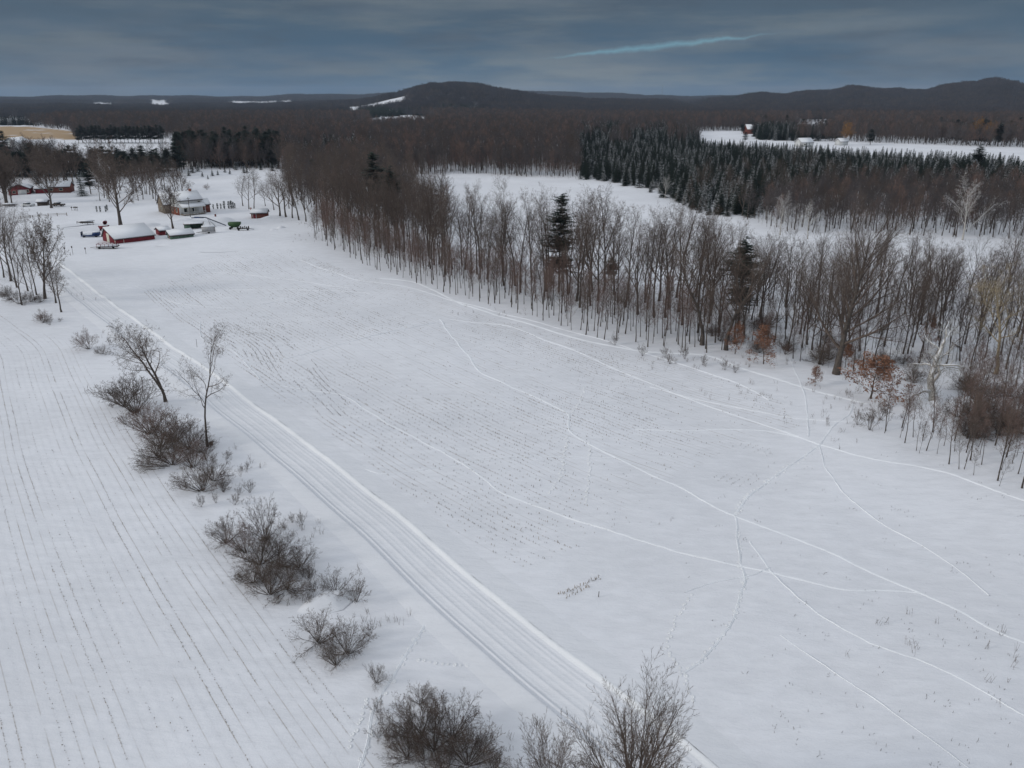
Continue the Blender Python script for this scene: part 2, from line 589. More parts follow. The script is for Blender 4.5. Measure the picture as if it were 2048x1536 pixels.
def make_ground():
    ang = np.concatenate([np.linspace(-180, -62, 30)[:-1], np.linspace(-62, 62, 420), np.linspace(62, 180, 30)[1:-1]]) * math.pi / 180
    rad = [0.0]
    r = 4.0
    while r < 16000:
        rad.append(r)
        r *= 1.0125 if r < 900 else (1.02 if r < 4000 else 1.035)
    rad = np.array(rad)
    na, nr = len(ang), len(rad)
    A, R = np.meshgrid(ang, rad)
    X_, Y_ = (R * np.sin(A)).ravel(), (R * np.cos(A)).ravel()
    Zv = terrain(X_, Y_)
    # sink the sheet a little under the plowed lane, which is its own sheet
    sdr = signed_dist(X_, Y_, ROADC)
    Zv = Zv - 0.15 * np.clip((3.2 - np.abs(sdr)) / 0.8, 0, 1) * (np.hypot(X_, Y_) < 230)
    me = bpy.data.meshes.new('snowy_ground')
    me.vertices.add(na * nr)
    me.vertices.foreach_set('co', np.stack([X_, Y_, Zv], 1).astype(np.float32).ravel())
    i = np.arange(nr - 1)[:, None] * na + np.arange(na)[None]
    j = np.arange(nr - 1)[:, None] * na + (np.arange(na)[None] + 1) % na
    q = np.stack([i, i + na, j + na, j], 2).reshape(-1, 4)
    me.loops.add(q.size)
    me.loops.foreach_set('vertex_index', q.astype(np.int32).ravel())
    me.polygons.add(len(q))
    me.polygons.foreach_set('loop_start', (np.arange(len(q)) * 4).astype(np.int32))
    me.polygons.foreach_set('use_smooth', np.ones(len(q), bool))
    px, py = to_px(X_, np.maximum(Y_, 3))
    ok = Y_ > 3
    ml = inside(px, py, LFIELD) & ok
    mr = inside(px, py, RFIELD) & ok
    sl = signed_dist(X_, Y_, LG)
    sr = signed_dist(X_, Y_, RG)
    dist = np.hypot(X_, Y_)
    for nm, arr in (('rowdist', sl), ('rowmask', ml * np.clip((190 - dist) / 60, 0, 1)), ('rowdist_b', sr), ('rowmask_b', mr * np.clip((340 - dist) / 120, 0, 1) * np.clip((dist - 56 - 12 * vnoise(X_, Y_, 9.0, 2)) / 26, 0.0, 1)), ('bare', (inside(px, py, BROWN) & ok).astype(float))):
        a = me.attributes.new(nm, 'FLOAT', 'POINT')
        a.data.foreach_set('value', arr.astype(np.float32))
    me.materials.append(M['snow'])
    me.update(calc_edges=True)
    o = bpy.data.objects.new('ground', me)
    COL.objects.link(o)
    tag(o, 'snow covered fields running out to wooded hills', None, None, 'structure')
    return o


make_ground()


def strip(name, Q, prof, mat, fade=0.0, seed=1, rough=0.0, kind='structure', label=None, parent=None, clumps=0.0):
    """sweep a cross-section [(offset, height)] along a ground curve; offsets grow to the right"""
    rng = np.random.default_rng(seed)
    N = normals(Q)
    n, k = len(Q), len(prof)
    V = []
    off = np.array([p[0] for p in prof])
    hh = np.array([p[1] for p in prof])
    env = np.ones(n)
    if fade:
        s = np.arange(n) / n
        env = np.clip(np.minimum(s, 1 - s) / fade, 0.05, 1)
    jit = np.convolve(rng.normal(0, 1, n + 8), np.ones(9) / 9, 'valid')[:n] * rough
    amp = 1 + clumps * np.convolve(rng.normal(0, 1, n + 4), np.ones(5) / 5, 'valid')[:n]
    xs = Q[:, None, 0] + N[:, None, 0] * (off[None] + jit[:, None])
    ys = Q[:, None, 1] + N[:, None, 1] * (off[None] + jit[:, None])
    z = terrain(xs, ys) + hh[None] * (env * np.clip(amp, 0.05, 2))[:, None]
    # profile rims with height <= 0.006 stay put
    low = hh <= 0.0065
    z[:, low] = terrain(xs, ys)[:, low] + hh[low][None]
    b = MB()
    b.v = [Vector(p) for p in np.stack([xs, ys, z], 2).reshape(-1, 3)]
    for i in range(n - 1):
        for j in range(k - 1):
            a = i * k + j
            b.f.append((a, a + 1, a + 1 + k, a + k))
            b.m.append(0)
    o = b.build(name, mat, parent, smooth=True)
    tag(o, label, None, None, kind)
    return o


# plowed lane: packed bed with wheel ruts, sharp left edge, bright windrow on the right
RP = [(-4.6, -0.06), (-4.0, 0.04), (-3.2, 0.12), (-2.6, 0.20), (-2.42, 0.19), (-2.30, 0.0), (-2.12, 0.0), (-2.02, 0.10), (-1.9, 0.09), (-1.82, 0.0), (-1.6, 0.01), (-1.5, 0.015), (-1.4, 0.0), (-1.0, 0.02), (-0.92, 0.05),
      (-0.84, 0.0), (-0.5, 0.02), (-0.42, 0.03), (-0.34, 0.02), (0.0, 0.0), (0.08, 0.045), (0.16, 0.02), (0.5, 0.01), (0.58, 0.015), (0.66, 0.0), (0.95, 0.0), (1.05, 0.05), (1.15, 0.0), (1.35, 0.02), (1.45, 0.06), (1.55, 0.0), (1.75, 0.03), (1.9, 0.06)]
RP = [(a * 1.075, h) for a, h in RP]
strip('road', ROADC, RP, M['snow_road'], seed=5, rough=0.03, label='plowed snowy lane between the two corn fields')
strip('snow_bank', ROADC, [(2.03, 0.05), (2.15, 0.07), (2.32, 0.17), (2.46, 0.21), (2.62, 0.18)], M['snow_bright'], seed=6, rough=0.06, clumps=0.35,
      label='bright windrow of plowed snow along the lane')
strip('snow_shoulder', ROADC, [(2.61, 0.183), (3.2, 0.14), (4.2, 0.10), (5.4, -0.03), (6.4, -0.08)], M['snow_road'], seed=6, rough=0.03, clumps=0.0,
      label='soft snow sloping down from the windrow to the field')

# trails in the snow: (points, width, label)
TR = [
    ([(600, 520), (720, 560), (810, 570), (900, 600), (1050, 640), (1240, 690), (1380, 735), (1480, 765), (1540, 800)], 0.4),
    ([(760, 555), (830, 562), (930, 612), (1060, 650), (1180, 685), (1300, 705), (1420, 712), (1480, 735), (1600, 775), (1700, 800), (1735, 810)], 0.9),
    ([(880, 640), (912, 685), (935, 710), (960, 745), (1020, 772), (1070, 790), (1140, 825), (1136, 860), (1180, 885), (1235, 910), (1300, 945), (1370, 975), (1440, 1015), (1500, 1038), (1590, 1075), (1680, 1110), (1760, 1150), (1850, 1185), (1920, 1220), (1980, 1260), (2060, 1290), (2150, 1330)], 0.45),
    ([(560, 770), (690, 790), (770, 840), (820, 868), (890, 900), (950, 940), (1000, 980), (1100, 1015), (1180, 1045), (1290, 1080), (1380, 1105), (1500, 1135), (1600, 1160), (1700, 1180), (1780, 1180), (1840, 1182)], 0.4),
    ([(1500, 1080), (1540, 1140), (1590, 1190), (1640, 1230), (1740, 1285), (1840, 1320), (1930, 1365), (2060, 1440)], 0.3),
    ([(1270, 852), (1360, 855), (1450, 853), (1530, 857), (1600, 868), (1640, 885), (1700, 905), (1760, 920), (1840, 932), (1900, 945), (1960, 970), (2060, 1010)], 0.45),
    ([(1470, 1025), (1475, 1060), (1480, 1120), (1490, 1160), (1478, 1200), (1462, 1245), (1430, 1290), (1390, 1330), (1365, 1345)], 0.3),
    ([(1470, 1025), (1490, 990), (1530, 960), (1580, 925), (1640, 885), (1665, 850), (1700, 830), (1705, 810)], 0.4),
    ([(640, 905), (760, 945), (900, 925), (1000, 912), (1120, 910), (1230, 910)], 0.25),
    ([(450, 730), (560, 720), (640, 700), (760, 670), (880, 645)], 0.3),
    ([(270, 570), (360, 605), (470, 612), (560, 600), (700, 590)], 0.3),
    ([(200, 575), (330, 572), (450, 575), (600, 577), (740, 585)], 0.3),
    ([(1640, 885), (1650, 930), (1690, 985), (1760, 1040), (1830, 1075), (1900, 1120), (1980, 1190)], 0.25),
    ([(1580, 720), (1610, 790), (1615, 830), (1618, 868)], 0.3),
    ([(860, 1215), (845, 1260), (810, 1310), (770, 1380), (745, 1430), (735, 1490), (718, 1550)], 0.35),
    ([(1560, 1270), (1650, 1330), (1740, 1390), (1800, 1440), (1880, 1500), (1950, 1550)], 0.2),
    ([(1370, 1180), (1430, 1160), (1500, 1150), (1540, 1135)], 0.25),
    ([(400, 640), (400, 670), (420, 690), (470, 700), (520, 760)], 0.3),
    ([(900, 640), (1010, 650), (1150, 700), (1290, 760), (1440, 815), (1540, 850), (1600, 868)], 0.4),
    ([(1300, 770), (1420, 800), (1560, 830), (1700, 845)], 0.25),
    ([(350, 560), (420, 540), (560, 555), (700, 575)], 0.35),
]
for i, (pts, wd) in enumerate(TR):
    Q = poly_line(pts, step=0.35)
    h = 0.21 * wd
    strip('snow_path', Q, [(-1.5 * h, 0.006), (-1.0 * h, 0.045), (-0.55 * h, 0.07), (-0.2 * h, 0.02), (0.2 * h, 0.02), (0.55 * h, 0.06), (1.0 * h, 0.04), (1.5 * h, 0.006)],
          M['snow_trail'], seed=20 + i, rough=0.16, clumps=0.5, label='narrow trail trodden in the snow of the field')

# footprints: pitted chains
fp = MB()
rng = random.Random(77)
for pts, wd in (([(862, 1215), (845, 1260), (812, 1310), (772, 1380), (748, 1430), (738, 1490), (718, 1550)], 0.5),
                ([(700, 1500), (712, 1460), (735, 1400)], 0.3),
                ([(838, 1320), (880, 1328), (920, 1330), (985, 1328)], 0.1),
                ([(1470, 1025), (1490, 990), (1530, 960), (1580, 925), (1640, 885)], 0.7),
                ([(1475, 1060), (1480, 1120), (1490, 1160), (1478, 1200), (1462, 1245), (1430, 1290), (1390, 1330), (1365, 1345)], 0.5),
                ([(1380, 1185), (1350, 1240), (1330, 1290), (1365, 1345), (1385, 1400)], 0.3),
                ([(1140, 825), (1160, 800), (1170, 770)], 0.4), ([(960, 1110), (930, 1130), (905, 1140)], 0.3),
                ([(1135, 870), (1125, 940), (1100, 980)], 0.4), ([(1180, 880), (1178, 950), (1170, 1000)], 0.3)):
    Q = poly_line(pts, step=0.42)
    for q in Q:
        x, y = q[0] + rng.uniform(-wd, wd) * .5, q[1] + rng.uniform(-wd, wd) * .5
        z = th_(x, y)
        r = rng.uniform(0.09, 0.17)
        k = len(fp.v)
        for rr, zz in ((1.0, 0.008), (0.8, 0.05), (0.45, 0.012)):
            for j in range(7):
                a = j * math.tau / 7
                fp.v.append(Vector((x + math.cos(a) * r * rr, y + math.sin(a) * r * 1.4 * rr, z + zz)))
        for ring in range(2):
            for j in range(7):
                a = k + ring * 7 + j
                b = k + ring * 7 + (j + 1) % 7
                fp.f.append((a, b, b + 7, a + 7))
                fp.m.append(0)
        fp.f.append(tuple(k + 14 + j for j in range(7)))
        fp.m.append(0)
tag(fp.build('footprints', M['snow_bright'], smooth=True), 'chains of animal and boot prints pressed into the field snow', None, None, 'stuff')


# ------------------------------------------------------------------ corn stubble
def stubble(name, G, poly, k0, k1, step, hmin, hmax, width, mats, dens, label, seed):
    rng = np.random.default_rng(seed)
    N = normals(G)
    xs, ys, kk = [], [], []
    s = np.concatenate(([0], np.cumsum(np.hypot(*np.diff(G, axis=0).T))))
    for k in range(k0, k1):
        off = k * 0.76
        P = G + N * off
        d = np.sqrt(((P[:, None] - G[None]) ** 2).sum(2)).min(1)
        ok = d > abs(off) - 0.3
        t = np.arange(0, s[-1], step) + rng.random(int(np.ceil(s[-1] / step))) * step * 0.9
        x, y = np.interp(t, s, P[:, 0]), np.interp(t, s, P[:, 1])
        o = np.interp(t, s, ok.astype(float)) > 0.99
        x, y = x[o], y[o]
        xs.append(x + rng.normal(0, 0.035, len(x)))
        ys.append(y + rng.normal(0, 0.035, len(x)))
        kk.append(np.full(len(x), k))
    x, y, k = np.concatenate(xs), np.concatenate(ys), np.concatenate(kk)
    px, py = to_px(x, np.maximum(y, 3))
    keep = (y > 8) & inside(px, py, poly) & (px > -80) & (px < 2130) & (py < 1620)
    keep &= rng.random(len(x)) < dens(x, y, k, px, py)
    x, y = x[keep], y[keep]
    z = terrain(x, y)
    b = MB()
    for i in range(len(x)):
        h = rng.uniform(hmin, hmax) * (1.8 if rng.random() < 0.04 else 1)
        lx, ly = rng.normal(0, 0.25, 2) * h
        w_ = width * rng.uniform(0.7, 1.3)
        a = rng.uniform(0, 6.28)
        p = Vector((x[i], y[i], z[i] - 0.03))
        tip = p + Vector((lx, ly, h + 0.03))
        c = [Vector((math.cos(a + q) * w_, math.sin(a + q) * w_, 0)) for q in (0, 2.09, 4.19)]
        k_ = len(b.v)
        b.v += [p + c[0], p + c[1], p + c[2], tip + c[0] * .6, tip + c[1] * .6, tip + c[2] * .6]
        mi = 0 if rng.random() < 0.7 else 1
        for q in ((0, 1, 4, 3), (1, 2, 5, 4), (2, 0, 3, 5), (3, 4, 5)):
            b.f.append(tuple(k_ + j for j in q))
            b.m.append(mi)
    o = b.build(name, mats)
    tag(o, label, None, None, 'stuff')
    print(name, len(x))


_rk = np.random.default_rng(3).random(600)


def dens_l(x, y, k, px, py):
    row = _rk[(k + 300) % 600]
    pair = np.where(((k // 2) % 4 == 1), 1.0, np.where(row > 0.72, 0.55, 0.07))
    n = vnoise(x + k * 7.3, y, 6.0, 4)
    return pair * np.clip((n - 0.24) * 3.2, 0.0, 1) * 0.6


def dens_r(x, y, k, px, py):
    row = _rk[(k + 137) % 600]
    n = vnoise(x, y, 14.0, 9) * 0.55 + vnoise(x + k * 5.1, y + k * 3.3, 3.5, 5) * 0.45
    return np.clip((np.hypot(x, y) - 52) / 24, .12, 1) * np.clip(row * 1.5, .25, 1) * np.clip((n - 0.38) * 3.0, 0.05, 0.8) * .75


stubble('corn_stubble', LG, LFIELD, -75, 75, 0.15, 0.03, 0.08, 0.024, [M['stubble'], M['stubble_dark']], dens_l, 'thin rows of corn stubble poking through the snow left of the lane', 1)
stubble('corn_stubble', RG, RFIELD, -110, 110, 0.20, 0.05, 0.20, 0.026, [M['stubble'], M['stubble_dark']], dens_r, 'curving rows of corn stubble in the large field between lane and woods', 2)
AG = poly_line([(400, 652), (470, 658), (515, 672), (545, 694), (565, 728), (600, 775), (650, 825)], 4, 12)
stubble('corn_stubble', AG, [(430, 640), (560, 640), (640, 740), (720, 830), (640, 830), (540, 740), (470, 700)], -8, 10, 0.22, 0.06, 0.20, 0.03, [M['stubble_dark'], M['stubble']],
        lambda x, y, k, px, py: np.clip((vnoise(x + k * 5, y, 5.0, 23) - 0.3) * 2.2, 0, 0.8), 'hooked ends of stubble rows curling beside the lane', 7)
# headland rows that run across, thin and broken
HG = poly_line([(1240, 960), (1340, 905)], 25, 45)
HP = [(1240, 1000), (1330, 930), (1420, 880), (1500, 880), (1600, 905), (1560, 960), (1450, 1000), (1390, 1030), (1300, 1080), (1240, 1110), (1180, 1120)]
stubble('corn_stubble', HG, HP, -40, 60, 0.22, 0.06, 0.20, 0.02, [M['stubble_dark'], M['stubble']],
        lambda x, y, k, px, py: np.clip((vnoise(x, y, 5.0, 21) - 0.62) * 2.2, 0, 0.7), 'sparse cross rows of stubble at the near end of the field', 3)
# scattered stalks over the right foreground
rr = random.Random(8)
b = MB()
for _ in range(230):
    px, py = rr.uniform(1180, 2048), rr.uniform(900, 1536)
    if px < 1180 + (py - 900) * 0.65:
        continue
    p = at(px, py)
    for _k in range(rr.choice((1, 1, 1, 2, 3, 5))):
        q = p + Vector((rr.gauss(0, .25), rr.gauss(0, .25), -0.02))
        b.ring_tube([q, q + Vector((rr.gauss(0, .06), rr.gauss(0, .06), rr.uniform(.08, .25)))], [0.014, 0.010], 3)
tag(b.build('corn_stalks', M['stubble_dark']), 'lone broken stalks scattered over the open snow at the lower right', None, None, 'stuff')
# ------------------------------------------------------------------ tree builders
def rot_dir(d, ang, az):
    d = d.normalized()
    ref = Vector((0, 0, 1)) if abs(d.z) < 0.95 else Vector((1, 0, 0))
    u = d.cross(ref).normalized()
    v = d.cross(u)
    return (d * math.cos(ang) + (u * math.cos(az) + v * math.sin(az)) * math.sin(ang)).normalized()


def grow(seed, L0, r0, lv, trunk=None, crown=None, start_dir=(0, 0, 1), origin=(0, 0, 0), leaf=None, trunk_levels=1, tw=0.010):
    """lv: one dict per level: n children, ang (lo,hi) deg, len ratio (lo,hi), seg, wob, trop, st (start fraction), sides, rr"""
    rng = random.Random(seed)
    trunk = trunk or MB()
    crown = crown or MB()
    last = len(lv) - 1

    def br(k, p, d, L, r):
        c = lv[k]
        seg = c.get('seg', 4)
        pts = [p.copy()]
        rad = [r]
        dirs = [d]
        for i in range(seg):
            w_ = c.get('wob', .1)
            d = (d + Vector((rng.gauss(0, w_), rng.gauss(0, w_), rng.gauss(0, w_) + c.get('trop', 0.0)))).normalized()
            p = p + d * (L / seg)
            pts.append(p.copy())
            dirs.append(d)
            rad.append(max(r * (1 - (1 - c.get('tip', .25)) * (i + 1) / seg), 0.004))
        B = trunk if k < trunk_levels else crown
        if k == last and c.get('tri', True):
            side = rot_dir(dirs[0], math.pi / 2, rng.uniform(0, 6.28)) * tw * rng.uniform(.7, 1.3)
            mid = pts[len(pts) // 2]
            B.tri(pts[0] - side, pts[0] + side, pts[-1])
            if seg > 1:
                s2 = rot_dir(dirs[0], math.pi / 2, rng.uniform(0, 6.28)) * tw * .8
                B.tri(mid - s2, mid + s2, mid + rot_dir(dirs[0], .6, rng.uniform(0, 6.28)) * L * .5)
        else:
            if k == 0 and c.get('flare', True):
                rad[0] *= 1.35
            B.ring_tube(pts, rad, c.get('sides', 4), cap=(k < 2))
        if leaf is not None and k >= last - 1:
            for _ in range(leaf[1]):
                q = pts[0].lerp(pts[-1], rng.uniform(.1, 1.1)) + Vector((rng.gauss(0, .12), rng.gauss(0, .12), rng.gauss(0, .1)))
                a = rot_dir(Vector((0, 0, 1)), rng.uniform(.3, 2.6), rng.uniform(0, 6.28)) * leaf[2]
                b_ = rot_dir(a, math.pi / 2, rng.uniform(0, 6.28)).normalized() * leaf[2] * .6
                leaf[0].quad(q - a, q - b_, q + a, q + b_)
        if k == last:
            return
        n = c['n']
        n = max(1, int(round(n * rng.uniform(.85, 1.15))))
        st = c.get('st', .25)
        az = rng.uniform(0, 6.28)
        for i in range(n):
            t = st + (1 - st) * (i + rng.random()) / n
            t = min(t, 0.99)
            f = t * seg
            j = int(f)
            q = pts[j].lerp(pts[min(j + 1, seg)], f - j)
            az += 2.4 + rng.gauss(0, .35)
            lo, hi = c['ang']
            an = math.radians(lo + (hi - lo) * (rng.random() if k else (1 - t) * .7 + rng.random() * .3))
            dd = rot_dir(dirs[min(j + 1, seg)], an, az)
            a_, b_ = c['len']
            sh = c.get('shape')
            s = sh(t) if sh else (1.15 - 0.6 * t)
            LL = L * rng.uniform(a_, b_) * s
            rl = (rad[j] + (rad[min(j + 1, seg)] - rad[j]) * (f - j)) * c.get('rr', .6) * rng.uniform(.75, 1.1)
            br(k + 1, q, dd, LL, rl)

    br(0, Vector(origin), Vector(start_dir).normalized(), L0, r0)
    return trunk, crown


def bare_levels(kind, rich=1.0, rng=None):
    R = rng or random
    if kind == 'tall':          # woodland tree: clean stem, steep fan of limbs near the top
        return [dict(n=15 * rich, ang=(14, 46), len=(.36, .56), seg=8, wob=.05, trop=.03, st=.26, sides=6, rr=.62, tip=.18, shape=lambda t: 1.2 - 0.8 * t),
                dict(n=7, ang=(18, 44), len=(.30, .54), seg=6, wob=.09, trop=.10, st=.2, sides=4, rr=.52),
                dict(n=5, ang=(25, 55), len=(.4, .62), seg=3, wob=.14, trop=.06, st=.15, sides=3, rr=.55),
                dict(n=5, ang=(25, 60), len=(.45, .75), seg=2, wob=.16, trop=.04, st=.1, sides=3, rr=.55),
                dict(seg=2, wob=.15, trop=.03)]
    if kind == 'sapling':       # slim pole, fine upswept twigs high up
        return [dict(n=20 * rich, ang=(20, 52), len=(.18, .34), seg=8, wob=.05, trop=.02, st=.34, sides=4, rr=.45, tip=.15, shape=lambda t: 1.2 - 0.6 * t),
                dict(n=6, ang=(20, 45), len=(.35, .6), seg=3, wob=.12, trop=.10, st=.15, sides=3, rr=.6),
                dict(n=5, ang=(20, 50), len=(.4, .75), seg=2, wob=.14, trop=.06, st=.1, sides=3, rr=.6),
                dict(seg=2, wob=.15, trop=.03)]
    if kind == 'spread':        # open-grown tree with a wide rounded head
        return [dict(n=24 * rich, ang=(14, 74), len=(.50, .62), seg=8, wob=.035, trop=.02, st=.14, sides=7, rr=.55, tip=.15, shape=lambda t: 1.12 - 0.62 * t),
                dict(n=12, ang=(16, 40), len=(.34, .56), seg=7, wob=.06, trop=.07, st=.16, sides=5, rr=.56, tip=.22),
                dict(n=7, ang=(18, 42), len=(.32, .55), seg=4, wob=.08, trop=.05, st=.12, sides=3, rr=.60),
                dict(n=5, ang=(20, 44), len=(.40, .66), seg=2, wob=.09, trop=.04, st=.1, sides=3, rr=.65),
                dict(seg=2, wob=.09, trop=.03)]
    if kind == 'vase':          # stem dissolves low down into a broad vase of ascending limbs
        return [dict(n=13 * rich, ang=(12, 50), len=(.50, .72), seg=8, wob=.05, trop=.02, st=.22, sides=6, rr=.66, tip=.20, shape=lambda t: 1.15 - 0.60 * t),
                dict(n=8, ang=(16, 40), len=(.30, .52), seg=6, wob=.08, trop=.08, st=.2, sides=4, rr=.55),
                dict(n=5, ang=(20, 48), len=(.36, .6), seg=3, wob=.12, trop=.06, st=.15, sides=3, rr=.58),
                dict(n=5, ang=(22, 55), len=(.42, .7), seg=2, wob=.14, trop=.04, st=.1, sides=3, rr=.6),
                dict(seg=2, wob=.14, trop=.03)]
    if kind == 'dome':          # compact egg-shaped head of dense upswept limbs
        return [dict(n=28 * rich, ang=(14, 72), len=(.74, .88), seg=8, wob=.03, trop=.012, st=.26, sides=8, rr=.46, tip=.32, shape=lambda t: 0.98 - 0.10 * t),
                dict(n=10, ang=(14, 38), len=(.28, .50), seg=8, wob=.05, trop=.035, st=.16, sides=5, rr=.55, tip=.16, shape=lambda t: 1.25 - .6 * t),
                dict(n=7, ang=(16, 38), len=(.34, .58), seg=5, wob=.05, trop=.04, st=.10, sides=3, rr=.62),
                dict(n=5, ang=(18, 42), len=(.36, .60), seg=3, wob=.06, trop=.03, st=.10, sides=3, rr=.65),
                dict(seg=1, wob=.08, trop=.03)]
    if kind == 'fan':           # yard tree: short bole, upswept fan
        return [dict(n=14 * rich, ang=(18, 50), len=(.55, .8), seg=6, wob=.05, trop=.02, st=.22, sides=6, rr=.48, tip=.2, shape=lambda t: 1.15 - 0.6 * t),
                dict(n=8, ang=(16, 38), len=(.34, .55), seg=5, wob=.09, trop=.06, st=.2, sides=4, rr=.5),
                dict(n=5, ang=(20, 46), len=(.4, .6), seg=3, wob=.12, trop=.05, st=.12, sides=3, rr=.52),
                dict(n=5, ang=(22, 55), len=(.42, .7), seg=2, wob=.15, trop=.04, st=.1, sides=3, rr=.55),
                dict(seg=2, wob=.14, trop=.03)]
    if kind == 'gnarled':       # sparse crooked field tree
        return [dict(n=12 * rich, ang=(22, 58), len=(.30, .52), seg=10, wob=.10, trop=.04, st=.34, sides=6, rr=.60, tip=.22, shape=lambda t: 1.15 - 0.45 * t),
                dict(n=7, ang=(24, 60), len=(.35, .6), seg=8, wob=.22, trop=.09, st=.2, sides=4, rr=.55),
                dict(n=6, ang=(26, 62), len=(.35, .6), seg=4, wob=.20, trop=.05, st=.12, sides=3, rr=.6),
                dict(n=5, ang=(28, 62), len=(.4, .7), seg=2, wob=.2, trop=.02, st=.1, sides=3, rr=.6),
                dict(seg=2, wob=.2, trop=.0)]


def bare_parts(name, seed, kind, H, r, rich=1.0, bark='bark', twig='twig', tw=0.010, tl=1, lean=(0, 0)):
    t, c = grow(seed, H, r, bare_levels(kind, rich), start_dir=(lean[0], lean[1], 1), trunk_levels=tl, tw=tw)
    return [('trunk', t.mesh(name + '_trunk', M[bark])), ('crown', c.mesh(name + '_crown', M[twig]))]


def bush_mesh(name, seed, H, n, spread, twig, tw=0.008, rich=1.0, snow=False):
    """many stems fanning out of one root, fine twigs at their ends"""
    rng = random.Random(seed)
    b, c = MB(), MB()
    lv = [dict(n=6 * rich, ang=(15, 42), len=(.35, .6), seg=4, wob=.10, trop=.05, st=.25, sides=3, rr=.6, tip=.3, flare=False),
          dict(n=5, ang=(20, 48), len=(.4, .65), seg=3, wob=.14, trop=.04, st=.12, sides=3, rr=.6),
          dict(n=4, ang=(22, 50), len=(.45, .7), seg=2, wob=.15, trop=.03, st=.1, sides=3, rr=.6),
          dict(seg=2, wob=.15, trop=.02)]
    for i in range(n):
        az = i * 2.4 + rng.gauss(0, .3)
        an = spread * math.sqrt((i + .5) / n) * rng.uniform(.85, 1.1)
        d = Vector((math.sin(an) * math.cos(az), math.sin(an) * math.sin(az), math.cos(an)))
        o = Vector((math.cos(az), math.sin(az), 0)) * rng.uniform(.05, .35) * min(1, H / 2.5) * (i / n)
        L = H * rng.uniform(.7, 1.0) * (1.0 - 0.25 * an / 1.4)
        grow(rng.random(), L, rng.uniform(.018, .034) * H / 3, lv, b, c, start_dir=d, origin=o, tw=tw)
    return [('stems', b.mesh(name + '_stems', M['bark'])), ('twigs', c.mesh(name + '_twigs', M[twig]))]


def conifer(name, seed, H, R, layers, per, fr, needle='needle', shape='spruce', trunk_h=0.0):
    """spruce: whorls of drooping sprays of needle blades round a thin stem"""
    rng = random.Random(seed)
    t, c = MB(), MB()
    t.ring_tube([Vector((0, 0, -0.2)), Vector((0, 0, H * .5)), Vector((0, 0, H * .97))], [H * .016, H * .010, .02], 5)
    for i in range(layers):
        f = (i + rng.random() * .6) / layers
        z = trunk_h + (H - trunk_h) * (0.04 + 0.95 * f)
        if shape == 'spruce':
            rad = R * (1 - f) ** .85 + .10
        elif shape == 'pine':
            rad = R * (math.sin(math.pi * min(1, .25 + f * .72)) ** .6) * rng.uniform(.65, 1.1)
        else:       # cedar column
            rad = R * math.sin(math.pi * (.12 + .86 * f)) ** .5
        for j in range(per):
            if shape == 'pine':
                z += rng.uniform(-.5, .5)
            az = rng.uniform(0, 6.28)
            ln = rad * rng.uniform(.65, 1.12)
            dz = rng.uniform(-.32, -.08) * ln if shape == 'spruce' else rng.uniform(-.1, .22) * ln
            if shape == 'cedar':
                dz = ln * 1.2
            d = Vector((math.cos(az), math.sin(az), 0))
            s = Vector((-d.y, d.x, 0))
            o = Vector((0, 0, z))
            end = o + d * ln + Vector((0, 0, dz))
            for k in range(fr):
                g = (k + .4) / fr
                p = o.lerp(end, g)
                wl_ = ln * (.42 * (1.1 - g)) + .12
                w2 = .07 + .05 * ln
                for sg in (-1, 1):
                    tip = p + s * sg * wl_ * rng.uniform(.7, 1.2) + d * wl_ * rng.uniform(.3, .9) + Vector((0, 0, rng.uniform(-.28, .02) * wl_ if shape == 'spruce' else rng.uniform(-.1, .35) * wl_))
                    a = p + d * w2 + Vector((0, 0, rng.uniform(-.1, .15)))
                    c.tri(p - d * w2, a, tip)
            c.tri(end - s * .12, end + s * .12, end + d * .3 * ln)
    c.tri(Vector((-.08, 0, H * .9)), Vector((.08, 0, H * .9)), Vector((0, 0, H * 1.02)))
    return [('trunk', t.mesh(name + '_trunk', M['bark'])), ('crown', c.mesh(name + '_crown', M[needle]))]


def merged(parts, name):
    """one light mesh out of a tree's parts, for the far woods"""
    V, Fc, Mi, mats = [], [], [], []
    for pn, me in parts:
        off = len(V)
        V += [v.co.copy() for v in me.vertices]
        mi = len(mats)
        mats.append(me.materials[0])
        for p in me.polygons:
            Fc.append(tuple(off + i for i in p.vertices))
            Mi.append(mi)
    b = MB()
    b.v, b.f, b.m = V, Fc, Mi
    return b.mesh(name, mats)


# prototypes ---------------------------------------------------------
TALL = [bare_parts('tall%d' % i, 100 + i, 'vase' if i % 2 else 'tall', (16 if i % 2 else 17) + (i % 3) * 1.2, .16 + .03 * (i % 4), 1.0, 'bark' if i % 3 else 'bark_snowy', ('twig', 'twig', 'twig_dark')[i % 3], .013) for i in range(7)]
SAP = [bare_parts('sap%d' % i, 200 + i, 'sapling', 8.2 + (i % 3) * .7, .065 + .01 * (i % 3), 1.0, 'bark', ('twig_red', 'twig_red', 'twig')[i % 3], .014) for i in range(6)]
SMALL = [bare_parts('small%d' % i, 250 + i, 'sapling', 4.2 + (i % 3) * .6, .035, .8, 'bark', ('twig', 'twig_dark')[i % 2], .008) for i in range(4)]
SPREAD = [bare_parts('spread%d' % i, 300 + i, 'fan', 10.5, .30, 1.2, 'bark' if i % 2 else 'bark_snowy', 'twig', .040) for i in range(4)]
SPRUCE = [conifer('spruce%d' % i, 400 + i, 10.5, 2.3 + .3 * (i % 2), 28, 9, 5, 'needle' if i % 2 else 'needle_snowy') for i in range(4)]
SPRUCE += [conifer('spruce%d' % i, 400 + i, 10.5, 2.2, 26, 9, 5, 'needle') for i in range(4, 6)]
PINE = [conifer('pine%d' % i, 450 + i, 15, 3.8, 26, 11, 7, 'needle', 'pine', 3.0) for i in range(3)]
